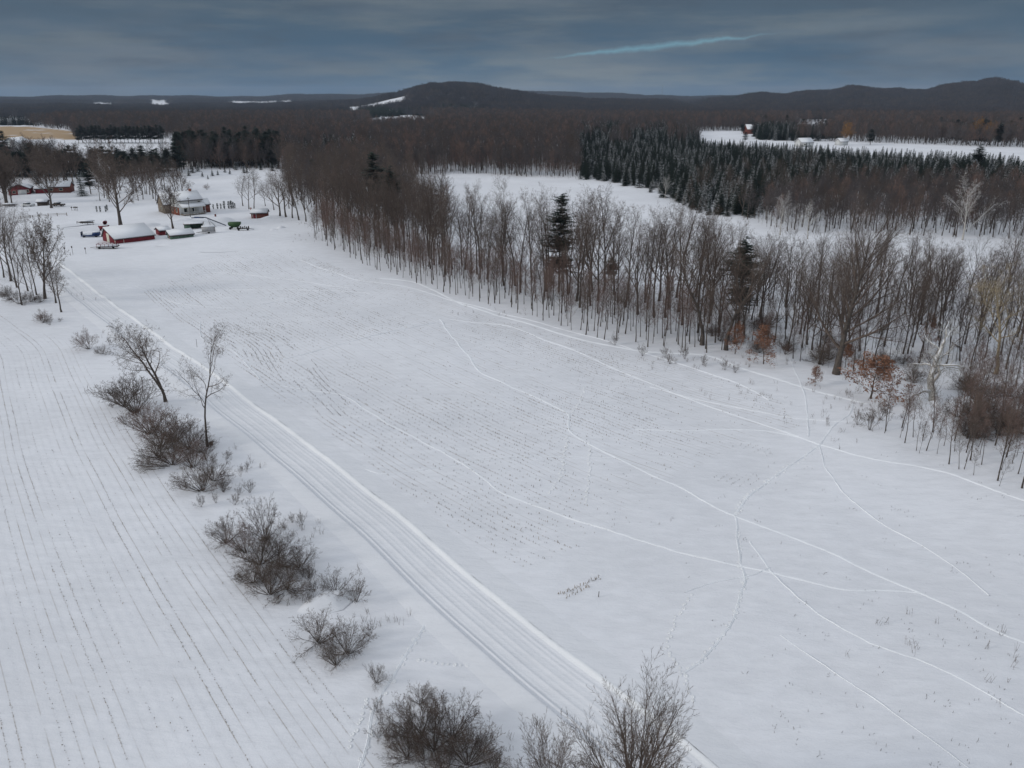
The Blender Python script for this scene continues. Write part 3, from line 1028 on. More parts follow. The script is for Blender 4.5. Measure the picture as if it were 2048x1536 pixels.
# ------------------------------------------------------------------ woods
def sample_poly(poly, spacing, seed, jitter=.48, clip=None):
    """jittered grid of ground points inside a polygon given in photograph pixels"""
    rng = np.random.default_rng(seed)
    P = np.array([flat(*p) for p in poly])
    x0, y0 = P.min(0)
    x1, y1 = P.max(0)
    gx, gy = np.meshgrid(np.arange(x0, x1, spacing), np.arange(y0, y1, spacing))
    x = gx.ravel() + rng.uniform(-jitter, jitter, gx.size) * spacing
    y = gy.ravel() + rng.uniform(-jitter, jitter, gx.size) * spacing
    px, py = to_px(x, np.maximum(y, 3))
    k = inside(px, py, poly) & (px > -60) & (px < 2110)
    x, y = x[k], y[k]
    o = np.argsort(np.hypot(x, y))
    return x[o], y[o]


wr = random.Random(42)


def plant(protos, pts, name, label, cat, group, sc=(.85, 1.15), limit=None, shrink=0.0):
    n = 0
    for x, y in pts:
        if limit is not None and n >= limit:
            break
        k = 1.0 - shrink * float(np.clip((to_px(x, max(y, 3))[0] - 1350) / 350, 0, 1))
        place_copy(wr.choice(protos), name, (x, y, th_(x, y) - .05), wr.uniform(0, 6.28), wr.uniform(*sc) * k, label, cat, group)
        n += 1
    return n


def gn_scatter(name, xs, ys, protos, sc, label, seed, size=None):
    """one object: the far woods, tree meshes instanced on points of the ground"""
    rng = np.random.default_rng(seed)
    n = len(xs)
    z = terrain(xs, ys) - 0.1
    me = bpy.data.meshes.new(name + '_points')
    me.vertices.add(n)
    me.vertices.foreach_set('co', np.stack([xs, ys, z], 1).astype(np.float32).ravel())
    for nm, arr, ty in (('rz', rng.uniform(0, 6.28, n), 'FLOAT'), ('sc', rng.uniform(sc[0], sc[1], n) * (1 if size is None else size), 'FLOAT')):
        a = me.attributes.new(nm, ty, 'POINT')
        a.data.foreach_set('value', arr.astype(np.float32))
    a = me.attributes.new('pick', 'INT', 'POINT')
    a.data.foreach_set('value', rng.integers(0, len(protos), n).astype(np.int32))
    o = bpy.data.objects.new(name, me)
    COL.objects.link(o)
    coll = bpy.data.collections.new(name + '_kinds')
    for i, m_ in enumerate(protos):
        q = bpy.data.objects.new(name + '_kind_%02d' % i, m_)
        coll.objects.link(q)
    ng = bpy.data.node_groups.new(name, 'GeometryNodeTree')
    ng.interface.new_socket('Geometry', in_out='INPUT', socket_type='NodeSocketGeometry')
    ng.interface.new_socket('Geometry', in_out='OUTPUT', socket_type='NodeSocketGeometry')
    N_, L_ = ng.nodes, ng.links
    gi, go = N_.new('NodeGroupInput'), N_.new('NodeGroupOutput')
    iop = N_.new('GeometryNodeInstanceOnPoints')
    ci = N_.new('GeometryNodeCollectionInfo')
    ci.inputs['Collection'].default_value = coll
    ci.inputs['Separate Children'].default_value = True
    ci.inputs['Reset Children'].default_value = True
    iop.inputs['Pick Instance'].default_value = True

    def attr(nm, ty):
        q = N_.new('GeometryNodeInputNamedAttribute')
        q.data_type = ty
        q.inputs['Name'].default_value = nm
        return q.outputs['Attribute']
    cx = N_.new('ShaderNodeCombineXYZ')
    L_.new(attr('rz', 'FLOAT'), cx.inputs[2])
    L_.new(cx.outputs[0], iop.inputs['Rotation'])
    L_.new(attr('sc', 'FLOAT'), iop.inputs['Scale'])
    L_.new(attr('pick', 'INT'), iop.inputs['Instance Index'])
    L_.new(gi.outputs[0], iop.inputs['Points'])
    L_.new(ci.outputs[0], iop.inputs['Instance'])
    L_.new(iop.outputs[0], go.inputs[0])
    md = o.modifiers.new('scatter', 'NODES')
    md.node_group = ng
    tag(o, label, None, None, 'stuff')
    print(name, n)
    return o


def mid_tree(name, seed, H, kind='tall', twig='twig_far', bk='bark'):
    lv = [dict(n=13, ang=(18, 55), len=(.30, .5), seg=4, wob=.06, trop=.03, st=.18, sides=4, rr=.45, tip=.2, shape=lambda t: 1.25 - .8 * t),
          dict(n=7, ang=(22, 50), len=(.35, .6), seg=2, wob=.12, trop=.08, st=.15, sides=3, rr=.5),
          dict(n=7, ang=(25, 60), len=(.4, .8), seg=2, wob=.15, trop=.05, st=.1, sides=3, rr=.5),
          dict(seg=2, wob=.2)]
    lv[2]['tri'] = False
    t, c = grow(seed, H, .2, lv, tw=.045)
    return merged([('a', t.mesh(name + 't', M[bk])), ('b', c.mesh(name + 'c', M[twig]))], name)


MID = [mid_tree('midtree%d' % i, 500 + i, 15, twig=('twig_far', 'twig_far', 'twig_red', 'twig_dark', 'twig_far')[i], bk=('bark', 'bark_snowy', 'bark', 'bark', 'bark_snowy')[i]) for i in range(5)]


def clump(name, seed, n, rad, H, twig):
    """far off, a dozen crowns that read as one mass"""
    rng = random.Random(seed)
    b = MB()
    for i in range(n):
        x, y = rng.uniform(-rad, rad), rng.uniform(-rad, rad)
        h = H * rng.uniform(.7, 1.15)
        b.ring_tube([Vector((x, y, -.5)), Vector((x + rng.gauss(0, .3), y, h * .75))], [.2, .08], 3, cap=False, mi=0)
        for j in range(190):
            an, az = rng.uniform(.1, 1.25), rng.uniform(0, 6.28)
            f = rng.uniform(.3, .98)
            rr_ = 3.6 * math.sin(math.pi * min(1, .1 + .95 * (f - .2) / .8)) ** .6 * rng.random() ** .5
            p = Vector((x + math.cos(az) * rr_, y + math.sin(az) * rr_, h * f))
            d = Vector((math.cos(az) * math.sin(an * .7), math.sin(az) * math.sin(an * .7), math.cos(an * .7)))
            s = rot_dir(d, math.pi / 2, rng.uniform(0, 6.28)) * .10
            b.tri(p - s, p + s, p + d * rng.uniform(1.0, 2.2), 1)
    return b.mesh(name, [M['bark'], M[twig]])


CLUMP = [clump('clump%d' % i, 600 + i, 12, 9.5, 13, ('twig_hill', 'twig_hill', 'twig_far', 'twig_hill')[i]) for i in range(4)]

EDGE = [(625, 478), (700, 515), (760, 540), (830, 565), (900, 592), (1000, 618), (1090, 645), (1200, 680), (1330, 702), (1450, 716)]
YOUNG = EDGE + [(1450, 672), (1330, 655), (1200, 628), (1100, 600), (1000, 572), (880, 540), (760, 500), (650, 452)]
YOUNG2 = [(1715, 850), (1800, 892), (1900, 938), (2000, 978), (2110, 1020), (2110, 850), (1950, 800), (1860, 800)]
TALLP = [(650, 455), (760, 500), (880, 548), (1000, 580), (1100, 605), (1200, 635), (1330, 662), (1450, 685), (1560, 716), (1660, 742), (1780, 730), (1900, 740), (2110, 780), (2110, 610), (1800, 585), (1640, 590),
         (1480, 600), (1330, 592), (1200, 582), (1100, 560), (1000, 540), (870, 515), (760, 478), (640, 438)]
LEFTW = [(575, 418), (640, 434), (760, 474), (870, 512), (905, 470), (850, 410), (812, 372), (770, 345), (560, 345), (585, 400)]

xs, ys = sample_poly(YOUNG, 2.4, 1)
nA = plant(SAP, list(zip(xs, ys)), 'young_tree', 'slim young tree with reddish twigs in the thicket along the field edge', 'young tree', 'young trees along the field edge', (.75, 1.2), 130)
if len(xs) > 130:
    gn_scatter('thicket', xs[130:], ys[130:], [merged(p, 'sapm%d' % i) for i, p in enumerate(SAP)], (.75, 1.2), 'deeper part of the reddish young thicket behind the field edge', 2)
xs, ys = sample_poly(YOUNG2, 1.9, 3)
px, py = to_px(xs, ys)
kp = ~((px < 1905) & (py < 858))
xs, ys = xs[kp], ys[kp]
nB = plant(SAP + SMALL, list(zip(xs, ys)), 'young_tree', 'slim bare sapling in the stand at the lower right corner of the woods', 'young tree', 'saplings at the near end of the woods', (.7, 1.08), 105)
if len(xs) > 105:
    gn_scatter('thicket', xs[105:], ys[105:], [merged(p, 'sapn%d' % i) for i, p in enumerate(SAP + SMALL)], (.6, 1.0), 'brushy stand of saplings behind the near corner of the field', 5)
xs, ys = sample_poly(TALLP, 4.6, 7)
px, py = to_px(xs, ys)
kp = np.random.default_rng(2).random(len(xs)) > np.clip((px - 1350) / 900, 0, .12)
xs, ys = xs[kp], ys[kp]
nC = plant(TALL, list(zip(xs, ys)), 'bare_tree', 'tall bare tree in the belt of woods between the two snowy fields', 'tree', 'tall trees of the wooded belt', (.72, 1.05), 235, .32)
rest = (xs[235:], ys[235:])
if len(rest[0]):
    gn_scatter('woods', rest[0], rest[1], [merged(p, 'tallm%d' % i) for i, p in enumerate(TALL)], (.75, 1.1), 'far end of the wooded belt of bare trees', 8)
xs2, ys2 = sample_poly(LEFTW, 5.2, 9)
gn_scatter('woods', xs2, ys2, MID + [merged(p, 'tallq%d' % i) for i, p in enumerate(TALL[:3])], (.55, .95), 'dense bare wood between the farmyard and the back field', 10)
print('saplings', nA, nB, 'tall', nC)

LB = [(-80, 356), (130, 356), (250, 354), (380, 340), (560, 338), (560, 300), (372, 304), (368, 334), (230, 343), (-80, 345)]
xs, ys = sample_poly(LB, 4.6, 61)
cc = vnoise(xs, ys, 22, 62)
gn_scatter('woods', xs[cc < .55], ys[cc < .55], MID, (.6, .95), 'brown woods behind the farmyard at the left', 63)
gn_scatter('conifer_woods', xs[cc >= .55], ys[cc >= .55], [merged(p, 'pinem%d' % i) for i, p in enumerate(PINE)], (.5, .85), 'dark evergreens mixed into the woods behind the farmyard', 64)
# saplings under the trees of the right part of the belt
xs, ys = sample_poly([(1440, 640), (1560, 660), (1700, 690), (1830, 700), (2110, 720), (2110, 800), (1920, 780), (1905, 730), (1790, 725), (1700, 745), (1560, 716), (1440, 690)], 3.3, 65)
plant(SAP + SMALL, list(zip(xs, ys)), 'young_tree', 'thin young tree between the big trunks in the right part of the belt', 'young tree', 'understorey of the belt', (.5, .95), 60)
xs, ys = sample_poly(TALLP[:8] + TALLP[9:], 3.3, 71)
gn_scatter('undergrowth', xs, ys, [merged(p, 'brushm%d' % i) for i, p in enumerate(SMALL + SAP[:2])], (.3, .9), 'thin brush and seedlings under the trees of the belt', 72)
# sparse trees in the snow behind the belt, at the right
BACKR = [(1500, 500), (1660, 500), (2110, 520), (2110, 610), (1800, 585), (1640, 590), (1500, 560)]
xs, ys = sample_poly(BACKR, 13, 11)
plant(TALL, list(zip(xs, ys)), 'bare_tree', 'bare tree standing loosely in the snow behind the wooded belt at the right', 'tree', 'loose trees behind the belt', (.5, .7), 5)

# conifer plantation
CON = [(1160, 358), (1225, 366), (1290, 380), (1370, 412), (1400, 428), (1490, 442), (1545, 418), (1600, 398), (1700, 390), (2110, 392), (2110, 345), (2048, 341), (1700, 320), (1400, 299), (1150, 300)]
xs, ys = sample_poly(CON, 4.6, 13)
plant(SPRUCE, list(zip(xs, ys)), 'spruce_tree', 'dark snow dusted spruce in the front ranks of the conifer plantation', 'conifer', 'spruces of the plantation', (.48, 1.05), 270)
ix, iy = sample_poly([(1340, 405), (1480, 436), (1560, 405), (1700, 380), (1700, 350), (1400, 360)], 17, 77)
plant(TALL, list(zip(ix, iy)), 'bare_tree', 'grey bare tree mixed in among the plantation spruces', 'tree', 'bare trees in the plantation', (.45, .7), 30)
sm = [merged(p, 'sprucem%d' % i) for i, p in enumerate(SPRUCE)]
gn_scatter('conifer_woods', xs[270:], ys[270:], sm, (.6, 1.0), 'dark plantation of spruces across the back field', 14)

# bare wood in front and right of the plantation
FR = [(1490, 442), (1550, 464), (1640, 472), (1760, 468), (1900, 472), (2110, 478), (2110, 398), (1700, 398), (1605, 404), (1550, 421)]
xs, ys = sample_poly(FR, 4.8, 15)
gn_scatter('woods', xs, ys, MID, (.55, .85), 'thick brown wood in front of the plantation at the right', 16)

xs, ys = sample_poly([(590, 322), (820, 322), (1160, 328), (1160, 357), (1080, 353), (960, 347), (870, 350), (810, 350), (600, 345)], 3.6, 75)
gn_scatter('undergrowth', xs, ys, [merged(p, 'brushf%d' % i) for i, p in enumerate(SAP[:3])], (.45, .9), 'brush along the foot of the woods behind the back field', 76)
xs, ys = sample_poly(FR, 4.0, 73)
gn_scatter('undergrowth', xs, ys, [merged(p, 'brushr%d' % i) for i, p in enumerate(SMALL)], (.6, 1.3), 'brush filling the foot of the brown wood at the right', 74)
# everything beyond
OPEN = [[(-400, 255), (60, 253), (155, 263), (158, 283), (130, 330), (-400, 336)], [(130, 281), (360, 277), (368, 336), (230, 343), (120, 340)],
        [(740, 262), (862, 260), (872, 240), (740, 237)], [(600, 266), (735, 266), (735, 249), (600, 249)], [(-100, 240), (112, 238), (112, 250), (-100, 252)],
        [(180, 208), (240, 208), (240, 222), (180, 223)], [(290, 206), (345, 206), (345, 219), (290, 219)], [(455, 206), (600, 207), (600, 215), (455, 216)],
        [(1380, 264), (1500, 262), (1522, 280), (1700, 283), (2200, 300), (2200, 346), (1700, 320), (1400, 299)],
        [(1588, 247), (1650, 244), (1676, 249), (1650, 268), (1590, 268)], [(1938, 262), (2004, 262), (2004, 276), (1938, 274)], [(1728, 258), (1785, 258), (1785, 270), (1728, 270)],
        [(810, 349), (1160, 352), (1160, 360), (810, 356)]]
FARB = [(-500, 192), (2600, 192), (2600, 262), (2200, 300), (1700, 300), (1400, 294), (1150, 300), (1160, 356), (1080, 353), (960, 347), (870, 350), (810, 350), (770, 344), (560, 338), (380, 335), (270, 338), (250, 345), (-500, 345)]
rng = np.random.default_rng(17)


def far_points(r0, r1, cell, seed, keep=1.0):
    rng = np.random.default_rng(seed)
    n = int((r1 ** 2 - r0 ** 2) / 2 * 1.55 / cell ** 2 * keep)
    r = np.sqrt(rng.uniform(r0 ** 2, r1 ** 2, n))
    a = rng.uniform(-.78, .78, n)
    x, y = r * np.sin(a), r * np.cos(a)
    px, py = to_px(x, y)
    k = inside(px, py, FARB) & (px > -90) & (px < 2140)
    wx = (vnoise(x, y, 90, 51) - .5) * 34
    wy = (vnoise(x, y, 140, 52) - .5) * np.where(py < 252, 5.0, 3.0)
    for q in OPEN:
        k &= ~inside(px + wx, py + wy, q)
    k &= ~((px > 650) & (px < 815) & (r > 1720 + (px - 650) * .8) & (r < 2210 + 60 * np.sin(px * .05)) & (vnoise(x, y, 70, 53) > .2))
    return x[k], y[k]


x, y = far_points(360, 1500, 5.6, 18)
c = vnoise(x, y, 120, 31) * .7 + vnoise(x, y, 40, 32) * .3
px, py = to_px(x, y)
con = (c > .74) | (inside(px, py, [(1150, 262), (1300, 262), (1400, 268), (1400, 296), (1150, 300)])) & (vnoise(x, y, 30, 3) > .3) | (inside(px, py, [(1500, 262), (1980, 262), (1980, 284), (1520, 282)]) & (c > .5))
gn_scatter('woods', x[~con], y[~con], MID, (.72, 1.1), 'wide brown woods of bare trees stretching to the hills', 19)
gn_scatter('conifer_woods', x[con], y[con], sm, (.8, 1.35), 'dark evergreens scattered through the distant woods', 20)
x, y = far_points(1500, 3600, 17, 21)
c = vnoise(x, y, 260, 33) * .7 + vnoise(x, y, 90, 34) * .3
con = c > .76
gn_scatter('woods', x[~con], y[~con], CLUMP, (.85, 1.25), 'woods covering the central hill and the ridge', 22)


def con_clump(name, seed):
    rng = random.Random(seed)
    b = MB()
    for i in range(14):
        x, y, h = rng.uniform(-9, 9), rng.uniform(-9, 9), 13 * rng.uniform(.6, 1.2)
        for j in range(70):
            f = rng.random()
            az = rng.uniform(0, 6.28)
            r = 2.6 * (1 - f) + .2
            p = Vector((x, y, h * (.1 + .9 * f)))
            e = p + Vector((math.cos(az) * r, math.sin(az) * r, -.3 * r))
            s = Vector((-math.sin(az), math.cos(az), 0)) * (.5 * r + .1)
            b.tri(p, e - s, e + s)
    return b.mesh(name, [M['needle']])


gn_scatter('conifer_woods', x[con], y[con], [con_clump('conclump%d' % i, 700 + i) for i in range(3)], (.85, 1.25), 'patches of evergreens on the far ridge', 23)
x, y = far_points(3600, 7600, 32, 24)
gn_scatter('woods', x, y, CLUMP, (1.3, 1.7), 'wooded country along the horizon', 25)
# ------------------------------------------------------------------ single trees and shrubs seen one by one
def height_for(px, py, pytop):
    """height of an upright thing standing at (px,py) whose top shows at row pytop"""
    p = at(px, py)
    b = (768 - pytop) / F
    ang = math.atan(b) - TH
    return CAMH + p.y * math.tan(ang) - p.z


def single(name, protos, px, py, H, label, cat, rz=None, base_h=None, group=None, dz=-.05, sx=1.0):
    src, h0 = protos
    rz = wr.uniform(0, 6.28) if rz is None else rz
    return place_copy(src, name, at(px, py, dz), rz, H / h0, label, cat, group, sx)


# the two big foreground trees at the bottom edge
BT = flat(1254, 1712)
BS = flat(1098, 1700)
big = bare_parts('foreground', 901, 'dome', 7.1, .25, 1.35, 'bark', 'twig', .009, tl=1)
place_copy(big, 'bare_tree', (*BT, th_(*BT) - .1), 1.0, 1.0, 'large round-headed bare tree beside the lane at the bottom edge', 'tree')
sml = bare_parts('foreground_small', 917, 'dome', 5.1, .13, .9, 'bark', 'twig', .008)
place_copy(sml, 'bare_tree', (*BS, th_(*BS) - .1), 2.2, 1.0, 'smaller bare tree just left of the large round-headed one', 'tree')

# crooked trees of the hedge row
_t, _c = MB(), MB()
grow(931, 11.6, .21, bare_levels('gnarled', 1.1), _t, _c, start_dir=(.02, 0, 1), tw=.015)
grow(934, 9.4, .16, bare_levels('gnarled', 1.1), _t, _c, start_dir=(-.50, -.1, 1), origin=(0, 0, 1.6), tw=.015)
g1 = [('trunk', _t.mesh('crooked_trunk', M['bark'])), ('crown', _c.mesh('crooked_crown', M['twig']))]
place_copy(g1, 'bare_tree', at(331, 803, -.1), 0, 1.0, 'crooked bare tree leaning left above the round dark bush', 'tree')
g2 = bare_parts('crooked_slim', 947, 'gnarled', 13.0, .20, .9, 'bark', 'twig', .014, tl=1, lean=(-.02, .05))
place_copy(g2, 'bare_tree', at(415, 893, -.1), 0, 1.0, 'slim crooked bare tree with a stump at its foot beside the lane', 'tree', None, .72)
g3 = bare_parts('crooked_low', 953, 'gnarled', 7.5, .16, 1.0, 'bark', 'twig', .013, tl=1, lean=(-.2, 0))
place_copy(g3, 'bare_tree', at(123, 624, -.1), 0, 1.0, 'low twisted bare tree at the tip of the clump by the left field', 'tree')
st = MB()
st.ring_tube([Vector((0, 0, -.1)), Vector((.05, 0, .35)), Vector((.12, .05, .6))], [.26, .22, .18], 8)
st.ring_tube([Vector((-.5, .1, .15)), Vector((0, 0, .3)), Vector((.3, 0, .5))], [.08, .1, .07], 6)
tag(st.build('tree_stump', simple('snowy_stump', (.12, .09, .07), .3, 4, .9, 0, .75, .5), loc=at(422, 890)), 'snow capped stump at the foot of the slim crooked tree', 'stump')

fanP = SPREAD[0], 10.5
for i, (px, py, top, nm, lab) in enumerate([
        (242, 456, 333, 'yard', 'big spreading bare yard tree behind the red barn'),
        (346, 457, 392, 'yard', 'medium bare yard tree in front of the farmhouse'),
        (103, 416, 349, 'yard', 'spreading bare tree in front of the brown roofed house'),
        (14, 408, 335, 'yard', 'round-crowned bare tree beside the red house'),
        (366, 398, 357, 'yard', 'bare tree rising behind the farmhouse roof')]):
    H = height_for(px, py, top)
    single('bare_tree', (SPREAD[i % 4], 10.5), px, py, H, lab, 'tree', sx=(1.0, 1.0, 1.25, 1.0, 1.2)[i])
for px, py, top in ((498, 418, 352), (508, 419, 345), (486, 412, 362), (560, 432, 350), (572, 434, 346), (548, 420, 360), (585, 436, 350), (598, 440, 352), (612, 443, 362), (531, 412, 372)):
    single('bare_tree', (TALL[wr.randrange(7)], 18), px, py, height_for(px, py, top), 'tall bare tree in the loose line behind the small red shed', 'tree', group='trees behind the small red shed', sx=1.5)
for i in range(46):
    px, py = wr.uniform(195, 356), wr.uniform(368, 404)
    single('bare_tree', (TALL[wr.randrange(7)], 18), px, py, wr.uniform(10, 14), 'slim bare tree in the grove behind the big yard tree', 'tree', group='grove behind the yard', sx=1.2)

for i in range(34):
    px, py = (wr.uniform(-20, 205), wr.uniform(352, 378)) if i < 26 else (wr.uniform(-15, 25), wr.uniform(378, 415))
    single('bare_tree', (SPREAD[wr.randrange(4)], 10.5), px, py, wr.uniform(8, 14), 'bare tree crowding round the houses at the left', 'tree', group='trees round the left houses', sx=1.0)
# clump at the left edge
for px, py, top, sx in ((8, 555, 405, 1.1), (22, 562, 420, 1.1), (-12, 560, 420, 1.1), (73, 590, 430, .9), (90, 597, 478, 1.5), (70, 602, 520, .9), (44, 610, 520, 1.2), (34, 575, 450, 1.0), (112, 606, 540, 1.3), (56, 582, 470, 1.0)):
    single('bare_tree', ((SPREAD if sx > 1.25 else TALL)[wr.randrange(4)], 10.5 if sx > 1.25 else 18), px, py, height_for(px, py, top), 'bare tree of the clump at the left end of the lane', 'tree', group='clump at the left edge', sx=sx if sx < 1.25 else .85)
BUSH = [bush_mesh('bush%d' % i, 60 + i, 3.0, (18, 21, 16, 23)[i], (1.15, 1.25, 1.0, 1.3)[i], ('twig_dark', 'twig', 'twig_red', 'twig')[i], .0085) for i in range(4)]
BRUSH = [bush_mesh('brush%d' % i, 80 + i, 1.6, 9, .8, ('twig', 'twig_dark')[i], .006, .8) for i in range(2)]
shr = [  # px, py, height m, proto, label, width factor
    (178, 698, 3.0, 2, 'reddish bush alone on the snow above the left field rows', 1.0),
    (205, 708, 1.4, 1, 'little bush at the foot of the lone reddish bush', 1.0),
    (88, 645, 2.0, 2, 'straggly reddish bush below the twisted tree', 1.3),
    (272, 826, 5.0, 0, 'large round dark bush under the leaning crooked tree', 1.0),
    (250, 812, 3.8, 0, 'left flank of the dark thicket under the crooked tree', 1.0),
    (300, 868, 3.6, 2, 'reddish bush just below the large round dark bush', 1.1),
    (322, 892, 3.8, 2, 'dense reddish bush in the middle of the hedge row', 1.1),
    (352, 880, 3.6, 3, 'open brown bush beside the slim crooked tree', 1.1),
    (378, 898, 3.2, 1, 'brown bush touching the trunk of the slim crooked tree', 1.1),
    (345, 930, 3.2, 1, 'brown bush at the lower end of the upper hedge row', 1.2),
    (318, 915, 3.0, 3, 'open bush on the field side of the reddish hedge middle', 1.2),
    (385, 935, 2.8, 2, 'ruddy bush between the slim crooked tree and the lone one below', 1.1),
    (400, 905, 2.4, 0, 'small dark bush below the slim crooked tree', 1.0),
    (404, 982, 3.0, 1, 'brown bush standing apart below the hedge row', 1.1),
    (427, 962, 2.8, 0, 'dark bush leaning on the brown one below the hedge row', 1.0),
    (530, 1078, 4.2, 0, 'tallest upright bush of the middle clump', .8),
    (452, 1086, 2.8, 1, 'small fan-shaped bush at the left of the middle clump', .9),
    (492, 1105, 3.0, 2, 'reddish bush in the middle clump', 1.0),
    (522, 1128, 3.3, 3, 'wide brown bush at the centre of the middle clump', 1.1),
    (560, 1132, 3.3, 0, 'dark bush on the lane side of the middle clump', 1.0),
    (600, 1135, 2.4, 3, 'thin open bush on the lane side of the middle clump', .9),
    (540, 1188, 3.0, 3, 'lowest bush of the middle clump', 1.1),
    (508, 1165, 2.2, 1, 'small bush at the field side of the middle clump', 1.0),
    (575, 1180, 2.6, 1, 'tangled brown bush at the foot of the middle clump', 1.2),
    (672, 1185, 1.9, 0, 'low dark tangle on a snow hump beside the lane', 1.5),
    (636, 1284, 2.7, 1, 'left bush of the trio near the lower lane', 1.0),
    (694, 1306, 2.9, 3, 'right and widest bush of the trio near the lower lane', 1.0),
    (672, 1330, 2.2, 1, 'front bush of the trio near the lower lane', .9),
    (752, 1366, 1.5, 0, 'small upright bush next to the boot trail', .9),
    (868, 1500, 3.7, 0, 'dense dark bush at the heart of the bottom clump', 1.05),
    (905, 1478, 3.3, 0, 'dark upper right bush of the bottom clump', 1.0),
    (838, 1478, 2.9, 1, 'upper left bush of the bottom clump', 1.0),
    (840, 1408, 1.7, 1, 'small bush just above the bottom clump', .9),
    (815, 1515, 2.3, 3, 'low bush at the left foot of the bottom clump', 1.1),
    (935, 1530, 3.0, 3, 'open bush at the right foot of the bottom clump', 1.1),
    (885, 1565, 2.8, 0, 'bush of the bottom clump cut by the picture edge', 1.2),
    (988, 1545, 1.6, 1, 'little bush between the bottom clump and the small tree', .8),
]
for px, py, H, k, lab, sx in shr:
    single('bush', (BUSH[k], 3.0), px, py, H * (1.2 if py < 1000 else 1.1), lab, 'bush', sx=sx)
# feathery brush at the foot of the left clump and in the woods
for px, py, H in ((20, 600, 3), (38, 608, 3), (60, 603, 2.6), (12, 590, 2.4), (82, 604, 2)):
    single('bush', (BUSH[1], 3.0), px, py, H, 'brown bush at the foot of the left tree clump', 'bush', group='bushes under the left clump')
for _ in range(40):
    px, py = wr.uniform(1870, 2100), wr.uniform(775, 880)
    if px < 1915 and py > 770:
        continue
    single('bush', (BUSH[wr.choice((0, 0, 1))], 3.0), px, py, wr.uniform(1.8, 3.4), 'dark brush bush in the tangle behind the white dead tree', 'bush', group='dark brush behind the dead tree')
for _ in range(34):
    px = wr.uniform(1420, 1840)
    py = 640 + (px - 1420) * .28 + wr.uniform(-25, 42)
    single('bush', (BUSH[wr.choice((1, 2, 3))], 3.0), px, py, wr.uniform(1.6, 3.2), 'low undergrowth bush between the trunks of the wooded belt', 'bush', group='undergrowth of the wooded belt', sx=1.1)
for i in range(26):
    px, py = [(455, 918), (432, 1006), (470, 1010), (500, 985), (478, 990), (620, 1170), (712, 1204), (738, 1272), (1330, 715), (1370, 718), (1405, 730), (1230, 690), (1340, 728), (1285, 712),
              (1450, 740), (1470, 745), (1740, 860), (1760, 840), (1715, 850), (495, 938), (485, 942), (605, 1050), (585, 1045), (570, 1060), (220, 690), (100, 650)][i]
    H = (1.3, 1.1, 1.4, 1.6, 1.2, 1.9, 2.6, 1.3, 2.2, 2.6, 2.0, 2.2, 2.0, 2.2, 2.0, 1.6, 3.5, 3.2, 2.6, 1.0, .9, 1.6, 1.2, .9, 1.5, 1.8)[i]
    single('small_bush', (BRUSH[i % 2], 1.6), px, py, H, 'thin spindly shrub poking out of the snow', 'shrub', group='spindly shrubs', sx=.8)
for _ in range(44):
    cx, cy = wr.choice([(250, 800), (300, 870), (350, 920), (400, 950), (420, 990), (470, 1100), (530, 1150), (590, 1180), (560, 1200), (640, 1200), (690, 1300), (780, 1450), (830, 1500), (960, 1500), (480, 960), (100, 640)])
    single('small_bush', (BRUSH[wr.randrange(2)], 1.6), cx + wr.gauss(0, 26), cy + wr.gauss(0, 16), wr.uniform(.7, 1.9), 'wispy little shrub at the skirts of the hedge row', 'shrub', group='wispy shrubs of the hedge row', sx=wr.uniform(.8, 1.3))
# dry weeds
wd = MB()
rr = random.Random(5)
spots = [(rr.gauss(cx, sx_), rr.gauss(cy, sy_)) for cx, cy, sx_, sy_, n in ((230, 680, 20, 12, 14), (490, 935, 20, 15, 14), (600, 1060, 18, 14, 14), (770, 1235, 40, 30, 12), (640, 1190, 30, 10, 24), (1000, 1500, 20, 20, 10),
         (640, 480, 40, 8, 20), (620, 450, 25, 5, 18), (1700, 830, 60, 30, 50), (1400, 725, 120, 8, 40), (1820, 1290, 60, 60, 8), (1000, 625, 120, 8, 20), (160, 590, 20, 15, 8), (440, 700, 20, 15, 8), (1480, 780, 60, 20, 20),
         (200, 380, 60, 15, 40), (1720, 780, 60, 18, 50), (2010, 1330, 30, 60, 8)) for _ in range(n)]
for px, py in spots:
    p = at(px, py)
    for _ in range(rr.randint(3, 7)):
        a, l = rr.uniform(0, 6.28), rr.uniform(.25, .8)
        q = p + Vector((rr.gauss(0, .12), rr.gauss(0, .12), -.02))
        e = q + Vector((math.cos(a) * l * .3, math.sin(a) * l * .3, l))
        wd.ring_tube([q, e], [.010, .006], 3)
        if rr.random() < .5:
            m_ = q.lerp(e, .6)
            wd.ring_tube([m_, m_ + Vector((rr.gauss(0, .15), rr.gauss(0, .15), .22))], [.008, .005], 3)
tag(wd.build('dry_weeds', M['twig']), 'dry weed stems standing in the snow at the field margins', None, None, 'stuff')

